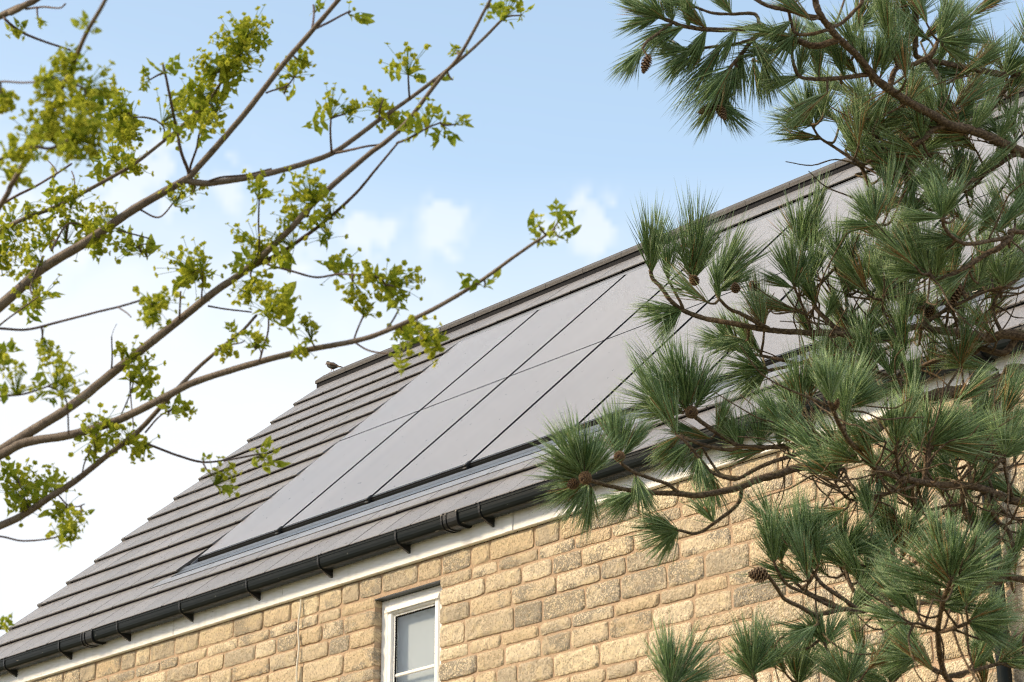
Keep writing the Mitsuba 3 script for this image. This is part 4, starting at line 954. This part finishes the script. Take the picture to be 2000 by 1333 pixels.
# ---- maple
maple = Tree('maple_tree', 'mat_maple_bark', 0.05, 'mat_maple_twig')
tag('maple_tree', 'maple with thin brown boughs in yellow green blossom and opening leaves', 'tree')
MX, MD = -900, 4.9
mt = np.array([at(MX + 25 * math.sin(k), 3400 - k * 420, MD) for k in range(0, 9)])
mt = spline(mt, 6); mt = mt[mt[:, 2] > 0.15]; mt = np.vstack([[mt[0][0], mt[0][1], -0.05], mt])
put('maple_tree__trunk', tube(mt, np.linspace(0.11, 0.05, len(mt)), 16, 0.04, 3), 'mat_maple_bark', True)
ML = [
    ([(MX, 1500), (-450, 980), (0, 598), (75, 530), (170, 472), (260, 410), (365, 350)], 22, 9, 4.9, 4.5), ([(365, 352), (420, 290), (480, 220), (550, 130), (610, 60), (668, -8), (720, -70)], 7.5, 5), ([(362, 352), (385, 357), (420, 357), (520, 340), (600, 318), (652, 298), (700, 265), (740, 235), (800, 193), (852, 154), (908, 109), (945, 75), (982, 37)], 8, 3),
    ([(MX, 1600), (-450, 1180), (0, 882), (133, 798), (217, 731), (350, 626), (420, 570), (480, 528), (560, 455), (621, 389), (716, 305), (754, 277), (796, 237), (859, 154), (898, 109), (954, 7), (985, -50)], 20, 3, 4.9, 4.2), ([(480, 528), (543, 497), (590, 466), (638, 430), (695, 378), (735, 330), (775, 282)], 5.5, 2.6),
    ([(-450, 1190), (-200, 1000), (0, 890), (53, 864), (140, 849), (228, 822), (315, 780), (385, 745), (508, 707), (600, 684), (691, 667), (754, 647), (845, 605), (933, 553), (1000, 505), (1050, 470)], 14, 3.6, None, 4.1),
    ([(-450, 1190), (-220, 1110), (0, 1027), (53, 1001), (98, 971), (147, 940), (196, 901), (228, 876), (273, 840), (315, 794), (350, 756), (392, 714), (438, 675), (473, 647), (501, 616)], 13, 3.2, None, 4.4),
    ([(-450, 990), (-150, 640), (0, 403), (21, 364), (53, 308), (85, 250), (116, 182), (140, 133), (168, 67), (207, -2), (230, -60)], 9, 4.5, None, 3.0), ([(-450, 990), (-150, 620), (-60, 500), (0, 452), (49, 427), (105, 406), (147, 385), (224, 343), (270, 315), (340, 259), (378, 225), (413, 190), (466, 105), (485, 70)], 8, 2.8, None, 4.7),
    ([(-60, 440), (21, 389), (70, 364), (116, 336), (140, 320)], 4, 2.6, 4.6, 4.4), ([(MX, 700), (-450, 250), (0, 32), (21, 25), (49, 10), (70, 0), (110, -30)], 14, 7, 4.9, 4.0), ([(8, 32), (12, 40), (42, 63), (88, 82), (137, 98)], 3.4, 2.4), ([(50, 18), (84, 14), (116, 16), (128, 8)], 2.6, 2), ([(-150, 250), (-60, 170), (0, 160), (45, 162), (88, 159)], 3, 2.2, 3.6, 3.2),
    ([(-80, 330), (0, 312), (60, 288), (100, 290), (140, 270)], 5, 3, 3.1, 3.2),
    ([(366, 348), (368, 336), (354, 298), (345, 255), (336, 210), (324, 150), (318, 125)], 4.2, 2.8), ([(370, 340), (373, 322), (384, 290), (389, 263), (400, 225)], 3, 2.2), ([(-200, 640), (-60, 640), (0, 642), (53, 644), (112, 630), (193, 609), (238, 598), (294, 581)], 3.6, 2.4, 4.0, 4.0), ([(230, 600), (248, 612), (256, 620)], 2, 1.5),
    ([(-60, 690), (0, 635), (40, 605), (75, 580)], 3, 2, 4.2, 4.1),
    ([(-120, 790), (0, 775), (46, 770), (91, 756), (110, 745)], 3, 2.2, 3.8, 3.8), ([(95, 755), (120, 768), (131, 790), (134, 848)], 2.2, 2), ([(-90, 1040), (0, 1048), (46, 1057), (109, 1050), (128, 1035)], 2.6, 1.8, 4.2, 4.2), ([(284, 866), (320, 880), (350, 891), (396, 903), (448, 898), (508, 887)], 3, 2.3, None, None), ([(396, 903), (404, 918), (417, 929), (435, 930)], 2.2, 1.8),
    ([(522, 512), (526, 518), (570, 530), (617, 542), (660, 536), (701, 537), (719, 535), (745, 545)], 3, 2), ([(217, 731), (219, 700), (218, 658)], 2.3, 1.6), ([(218, 658), (222, 645), (228, 633)], 0.8, 0.6), ([(506, 708), (514, 680), (524, 645), (524, 600)], 2.4, 2), ([(254, 726), (255, 770), (261, 836)], 1.8, 1.6), ([(262, 735), (256, 765), (236, 812)], 1.6, 1.4),
    ([(691, 664), (699, 642), (709, 619)], 2.3, 2), ([(754, 645), (768, 625), (779, 605)], 2.5, 2.2), ([(691, 668), (723, 686), (775, 693)], 2.5, 1.8), ([(406, 598), (440, 604), (491, 610)], 2.2, 1.8), ([(610, 55), (613, 30), (612, 10)], 3, 2), ([(612, 58), (640, 45), (666, 31), (684, 22)], 3, 2.2),
    ([(520, 182), (530, 178), (560, 168), (575, 150)], 2.2, 1.8), ([(648, 300), (646, 275), (645, 250)], 3, 2.4), ([(652, 300), (690, 292), (712, 287), (740, 283)], 3.4, 2.2), ([(740, 236), (742, 215), (748, 195)], 2, 1.6), ([(800, 196), (798, 165), (797, 142)], 2.6, 2), ([(775, 280), (800, 270), (835, 250), (860, 240)], 3, 2),
    ([(400, 358), (430, 347), (480, 342), (530, 330)], 2.6, 2), ([(350, 628), (352, 590), (353, 570)], 2.6, 2), ([(393, 592), (395, 560), (395, 525)], 2.2, 1.8), ([(500, 515), (506, 480), (505, 430), (507, 375)], 2.4, 1.8), ([(600, 425), (610, 395), (605, 370)], 2.2, 1.8), ([(270, 408), (310, 425), (340, 395), (360, 375)], 2.4, 1.8),
    ([(230, 450), (300, 470), (270, 480)], 2, 1.6), ([(85, 500), (60, 560), (70, 585)], 3, 2), ([(100, 490), (130, 440), (165, 440)], 3, 2), ([(222, 345), (250, 330), (225, 318)], 2.2, 1.6), ([(147, 384), (145, 350), (140, 335)], 2, 1.6), ([(100, 405), (100, 360), (110, 335), (90, 310)], 2, 1.4), ([(320, 275), (320, 250), (305, 235)], 2.2, 1.8),
    ([(284, 845), (310, 815), (335, 800)], 2.4, 1.8), ([(178, 845), (185, 870), (190, 900)], 1.8, 1.4), ([(160, 930), (165, 905), (180, 870)], 1.8, 1.4), ([(110, 962), (130, 985), (150, 990), (165, 985)], 2, 1.6), ([(60, 1000), (45, 965), (35, 935)], 2.2, 1.6), ([(-120, 1250), (-40, 1235), (0, 1224)], 2.4, 2, 4.2, 4.2),
    ([(505, 708), (510, 690), (500, 670)], 1.8, 1.4), ([(438, 676), (470, 670), (478, 665)], 2, 1.5),
]
for e in ML:
    maple.limb(e[0], 0.86 * e[1], 0.86 * e[2], *(e[3:] if len(e) > 3 else (None, None)))


def leaf_mesh(size, g, young):
    """A small lobed maple leaf: x across, y from its stalk to its tip, cupped; returns vertices, triangles, uv."""
    if young:
        out = [(0, 0), (.16, .12), (.24, .35), (.22, .6), (.12, .85), (0, 1.0)]
    else:
        out = [(0, 0), (.22, -.06), (.50, .10), (.30, .20), (.62, .52), (.42, .50), (.36, .58), (.30, .62), (.20, .62), (.16, .80), (.07, .86), (0, 1.05)]
    R_ = np.array(out); Lf = R_[::-1][1:-1] * [-1, 1]
    rim = np.vstack([R_, Lf]); c = np.array([[0, .25], [0, .5], [0, .75]])
    p = np.vstack([rim, c])
    m = len(rim)
    f = []
    for k in range(m):
        a, b = k, (k + 1) % m
        yc = (rim[a, 1] + rim[b, 1]) / 2
        f.append([a, b, m + (0 if yc < .35 else 1 if yc < .65 else 2)])
    f += [[0, m, 0]] * 0
    f.append([m, m + 1, len(out) // 2]); f.append([m, m + 1, (m - len(out) // 2) % m]); f.append([m + 1, m + 2, len(out) - 3]); f.append([m + 1, m + 2, (m - len(out) + 3) % m])
    fold, curl = g.uniform(.25, .75), g.uniform(-.5, .9)
    z = fold * np.abs(p[:, 0]) + curl * -0.35 * p[:, 1] ** 2 + 0.05 * np.sin(p[:, 0] * 14 + p[:, 1] * 9)
    v = np.column_stack([p[:, 0] * (1 - .25 * fold), p[:, 1], z]) * size
    uv = np.column_stack([p[:, 0] * .5 + .5, np.full(len(p), g.uniform(0, 1))])
    return v, np.array(f), uv


def frame(t, g):
    a = perp(t, np.array(g.uniform(0, 2 * np.pi)))
    return np.stack([a, t, np.cross(a, t)], 1)


def blossom(c, t, R, g, flowers, scales=True):
    """Stalks, flowers and bud scales of one cluster with foot c and axis t."""
    vs, fs, us, at_ = [], [], [], 0

    def add(v, f, uv):
        nonlocal at_
        vs.append(v); fs.append(np.asarray(f) + at_); us.append(uv); at_ += len(v)
    for k in range(flowers):
        th = g.uniform(0, 2 * np.pi); op = abs(g.normal(0, 0.62))
        d = unit(t * math.cos(op) + perp(t, np.array(th)) * math.sin(op) + np.array([0, 0, 0.12]))
        L = R * g.uniform(0.5, 1.12)
        e = c + d * L + g.normal(0, 0.08 * R, 3)
        mid = (c + e) / 2 + np.array([0, 0, 0.06 * L])
        v, f = tube([c, mid, e], [0.0007, 0.0006, 0.0006], 3)
        add(v, f, np.column_stack([np.zeros(len(v)), np.full(len(v), .3)]))
        s = g.uniform(0.0052, 0.0084)
        ax = unit(d + g.normal(0, .5, 3)); F = frame(ax, g); tone = g.uniform(0, 1)
        pv, pf = [], []
        for j in range(5):
            a = j * 2 * np.pi / 5
            o = np.array([math.cos(a), 0.45, math.sin(a)]); w = np.array([-math.sin(a), 0, math.cos(a)])
            b = len(pv)
            pv += [np.array([0, 0, 0.]), o * .62 + w * .50, o * .92 + np.array([0, .12, 0]), o * .62 - w * .50]
            pf += [[b, b + 1, b + 2], [b, b + 2, b + 3]]
        b = len(pv)
        pv += [np.array(q) for q in ((.32, .25, 0), (-.32, .25, 0), (0, .25, .32), (0, .25, -.32), (0, .62, 0), (0, -.1, 0))]
        pf += [[b, b + 2, b + 4], [b + 2, b + 1, b + 4], [b + 1, b + 3, b + 4], [b + 3, b, b + 4], [b + 2, b, b + 5], [b + 1, b + 2, b + 5], [b + 3, b + 1, b + 5], [b, b + 3, b + 5]]
        pv = np.array(pv) * s @ F.T + e
        add(pv, pf, np.column_stack([np.full(len(pv), .9), np.full(len(pv), tone)]))
    for k in range(int(g.integers(2, 5)) if scales else 2):
        th = g.uniform(0, 2 * np.pi)
        d = unit(t * g.uniform(-.1, .9) + perp(t, np.array(th)))
        L = R * g.uniform(.35, .7); w = np.cross(d, t); w = unit(w) * L * .16
        q = [c, c + d * L * .5 + t * L * .1, c + d * L - t * L * .25]
        add(np.array([q[0] - w * .5, q[0] + w * .5, q[1] + w, q[1] - w, q[2]]), [[0, 1, 2], [0, 2, 3], [3, 2, 4]], np.column_stack([np.full(5, .7), np.full(5, .2)]))
    return np.vstack(vs), np.vstack(fs), np.vstack(us)


# clusters: x, y, radius in pixels, kind (0 blossom, 1 opening bud)
CL = """200 182 45 0 232 215 45 0 150 245 44 0 112 215 44 0 186 262 44 0 218 285 40 0 245 250 36 0 90 180 36 0 442 82 44 0 470 62 40 0 508 62 34 0 462 132 44 0 402 170 46 0 372 192 44 0 378 242 40 0 412 242 36 0 20 420 44 0 60 500 40 0 15 505 40 0 485 60 45 0 455 105 48 0 425 150 48 0 392 190 52 0 352 222 48 0 425 210 36 0 318 122 28 1 272 158 24 1 228 182 30 1 395 130 36 0 480 110 36 0
130 170 55 0 165 205 55 0 95 230 48 0 60 268 42 0 205 235 46 0 250 268 40 0 175 290 46 0 105 262 46 0 40 305 40 0 232 312 46 0 262 335 34 0 130 125 40 0 25 345 36 0 125 290 36 0
30 470 50 0 85 455 44 0 130 440 46 0 168 452 46 0 108 402 44 0 150 378 38 0 205 420 44 0 60 430 40 0 190 470 36 0 70 590 42 0 62 555 44 0 262 470 38 1 290 478 32 1 240 490 34 0
310 592 44 0 300 610 36 0 350 520 50 0 392 508 42 0 372 545 34 0 510 368 42 0 565 350 30 1 602 358 42 0 592 392 44 0 540 465 48 0 480 478 48 0 505 500 40 0 628 440 36 0 575 420 36 0 640 410 28 0
648 195 46 0 690 212 24 0 575 135 32 0 592 118 24 0 560 168 20 1 696 14 30 1 610 8 22 1 795 118 46 0 735 210 38 0 762 236 38 0 832 232 40 0 872 236 38 1 905 236 24 1 875 138 24 1 995 12 38 0 1030 24 20 1 955 15 22 1 893 98 18 1
655 520 42 0 728 545 42 0 770 556 48 0 800 546 40 0 712 592 32 0 690 575 30 0 945 535 36 1 828 655 40 0 800 690 32 1 845 680 32 0 790 650 28 0 1062 450 42 1 1105 412 34 1 1108 470 30 1 1045 425 24 1
525 575 50 0 545 600 38 0 500 560 38 0 500 660 30 0 455 640 28 1 440 690 22 0 602 640 38 0 600 690 24 1 478 572 36 0 120 722 50 0 130 752 42 0 30 732 46 0 8 700 36 0 90 690 34 0 284 720 46 0 240 690 30 0 292 748 36 0 345 792 34 1 360 800 22 0
180 828 46 0 222 848 42 0 255 858 40 0 190 872 32 0 272 880 32 0 515 870 42 1 442 925 42 0 400 885 20 1 528 892 26 1 30 928 46 0 72 948 44 0 100 938 40 0 62 988 34 0 120 1000 40 0 140 1022 36 0 158 988 24 1 18 962 34 0 130 1040 30 0
5 202 24 0 12 190 18 0 6 520 30 0 6 1222 24 1 35 65 26 1 175 50 28 1 75 40 14 1 250 255 34 0 380 360 24 0 350 380 30 0""".split()
CL = np.array(CL, float).reshape(-1, 4)
gm = np.random.default_rng(17)
leaves, nf = [], 0
for (x, y, r, kind) in CL:
    off, d, P, i = maple.dist_at(x, y)
    c0 = at(x, y, d + gm.uniform(-.05, .05))
    R = 1.38 * r * d / FPX
    t = unit(c0 - P) if off > 4 else unit(UP * 0.8 + RIGHT * gm.uniform(-.6, .6) - FWD * gm.uniform(-.4, .4))
    t = unit(t + np.array([0, 0, 0.25]))
    foot = c0 - t * R * 0.62
    if np.linalg.norm(foot - P) > 0.004:
        q = spline([P, (P + foot) / 2 + gm.normal(0, .06, 3) * np.linalg.norm(foot - P), foot], 5)
        maple.grow(q, np.linspace(0.0024, 0.0016, len(q)), i)
    if kind == 0:
        v, f, uv = blossom(foot, t, R, gm, int(14 + r * 0.34))
        put('maple_tree__blossom', (v, f), 'mat_flower', False, uv); nf += 1
        m, size = int(gm.integers(2, 4)), R * gm.uniform(.55, .85)
    else:
        v, f, uv = blossom(foot, t, R * .7, gm, int(gm.integers(0, 6)))
        put('maple_tree__bud_cluster', (v, f), 'mat_flower', False, uv)
        m, size = int(gm.integers(3, 5)), R * 0.92
    for k in range(m):
        young = (kind == 1 and gm.random() < .7) or gm.random() < .35
        th = gm.uniform(0, 2 * np.pi)
        d_ = unit(t * gm.uniform(.2, .9) + perp(t, np.array(th)) * gm.uniform(.5, 1.1) - np.array([0, 0, gm.uniform(0, .7)]) * (0 if kind else 1))
        v, f, uv = leaf_mesh(size * gm.uniform(.75, 1.15), gm, young)
        stalk = foot + d_ * R * .28
        sv, sf = tube([foot, stalk], [0.0009, 0.0008], 3)
        v = np.vstack([v @ frame(d_, gm).T + stalk, sv]); f = np.vstack([f, sf + len(v) - len(sv)]); uv = np.vstack([uv, np.column_stack([np.full(len(sv), .5), np.full(len(sv), .3)])])
        leaves.append((R, v, f, uv))
leaves.sort(key=lambda q: -q[0])
for R, v, f, uv in leaves[:300]:
    put('maple_tree__leaf', (v, f), 'mat_leaf', False, uv)
if leaves[300:]:
    o, vs, fs, us = 0, [], [], []
    for R, v, f, uv in leaves[300:]:
        vs.append(v); fs.append(f + o); us.append(uv); o += len(v)
    put('maple_tree__leaves', (np.vstack(vs), np.vstack(fs)), 'mat_leaf', False, np.vstack(us)); tag('maple_tree__leaves', kind='stuff')
maple.finish()

# ------------------------------------------------------------------ the bird on the ridge
import manifold3d as m3


def chain(joints, length=0.006):
    """One skin over spheres joined by bones: joints (p, r), consecutive pairs."""
    tot = None
    for (p, r), (q, s) in joints:
        a = m3.Manifold.sphere(r, 16).translate(list(p)); b = m3.Manifold.sphere(s, 16).translate(list(q))
        h = m3.Manifold.batch_hull([a, b])
        tot = h if tot is None else tot + h
    tot = tot.refine_to_length(length).to_mesh()
    m = trimesh.Trimesh(tot.vert_properties[:, :3], tot.tri_verts, process=True)
    trimesh.smoothing.filter_taubin(m, iterations=8)
    return m


bt_ = chain([[((-.046, 0, .104), .0185), ((-.024, 0, .080), .025)], [((-.024, 0, .080), .026), ((.012, 0, .064), .031)],
             [((.012, 0, .064), .031), ((.048, 0, .052), .020)], [((.048, 0, .052), .018), ((.075, 0, .042), .009)]])
bl = chain([[((-.022, .024, .086), .010), ((.022, .029, .070), .015)], [((.022, .029, .070), .014), ((.078, .014, .046), .004)]], .005)
br_ = chain([[((-.022, -.024, .086), .010), ((.022, -.029, .070), .015)], [((.022, -.029, .070), .014), ((.078, -.014, .046), .004)]], .005)
tail = bevel_box(.060, .118, -.013, .013, -.004, .004, .002)
tail = (np.array(tail[0]) @ np.array([[math.cos(.32), 0, -math.sin(.32)], [0, 1, 0], [math.sin(.32), 0, math.cos(.32)]]) + [0.008, 0, .064], tail[1])
beak = trimesh.creation.cone(.0052, .026, sections=10)
bv = np.stack([-np.array(beak.vertices)[:, 2], np.array(beak.vertices)[:, 1], np.array(beak.vertices)[:, 0]], 1) + [-.062, 0, .101]
legs = [tube([(.006, s * .012, .040), (.012, s * .013, .022), (.004, s * .013, .004)], [.0035, .0022, .0022], 6) for s in (-1, 1)]
toes = [[tube([(.004, s * .013, .003), (.004 - .020 * math.cos(a), s * .013 + .014 * math.sin(a), .0015)], .0015, 5) for a in (-.6, 0, .6, math.pi)] for s in (-1, 1)]
ux = -15.44
BP = np.array([ux, RY - 0.02, RZ + 0.020])
yaw = math.radians(6)
BM = np.array([[math.cos(yaw), -math.sin(yaw), 0], [math.sin(yaw), math.cos(yaw), 0], [0, 0, 1]]) * 1.13
pl = lambda v: np.asarray(v) @ BM.T + BP
B = 'perched_bird'
tag(B, 'small dark speckled bird with brown wings perched at the left end of the ridge', 'bird')
put(B + '__body', (pl(bt_.vertices), bt_.faces), 'mat_bird_body', True)
put(B + '__wing', (pl(bl.vertices), bl.faces), 'mat_bird_wing', True); put(B + '__wing', (pl(br_.vertices), br_.faces), 'mat_bird_wing', True)
put(B + '__tail', (pl(tail[0]), tail[1]), 'mat_bird_wing')
put(B + '__beak', (pl(bv), beak.faces), 'mat_bird_leg', True)
for s in (0, 1):
    v, f = join([legs[s]] + toes[s]); put(B + '__leg', (pl(v), f), 'mat_bird_leg', True)
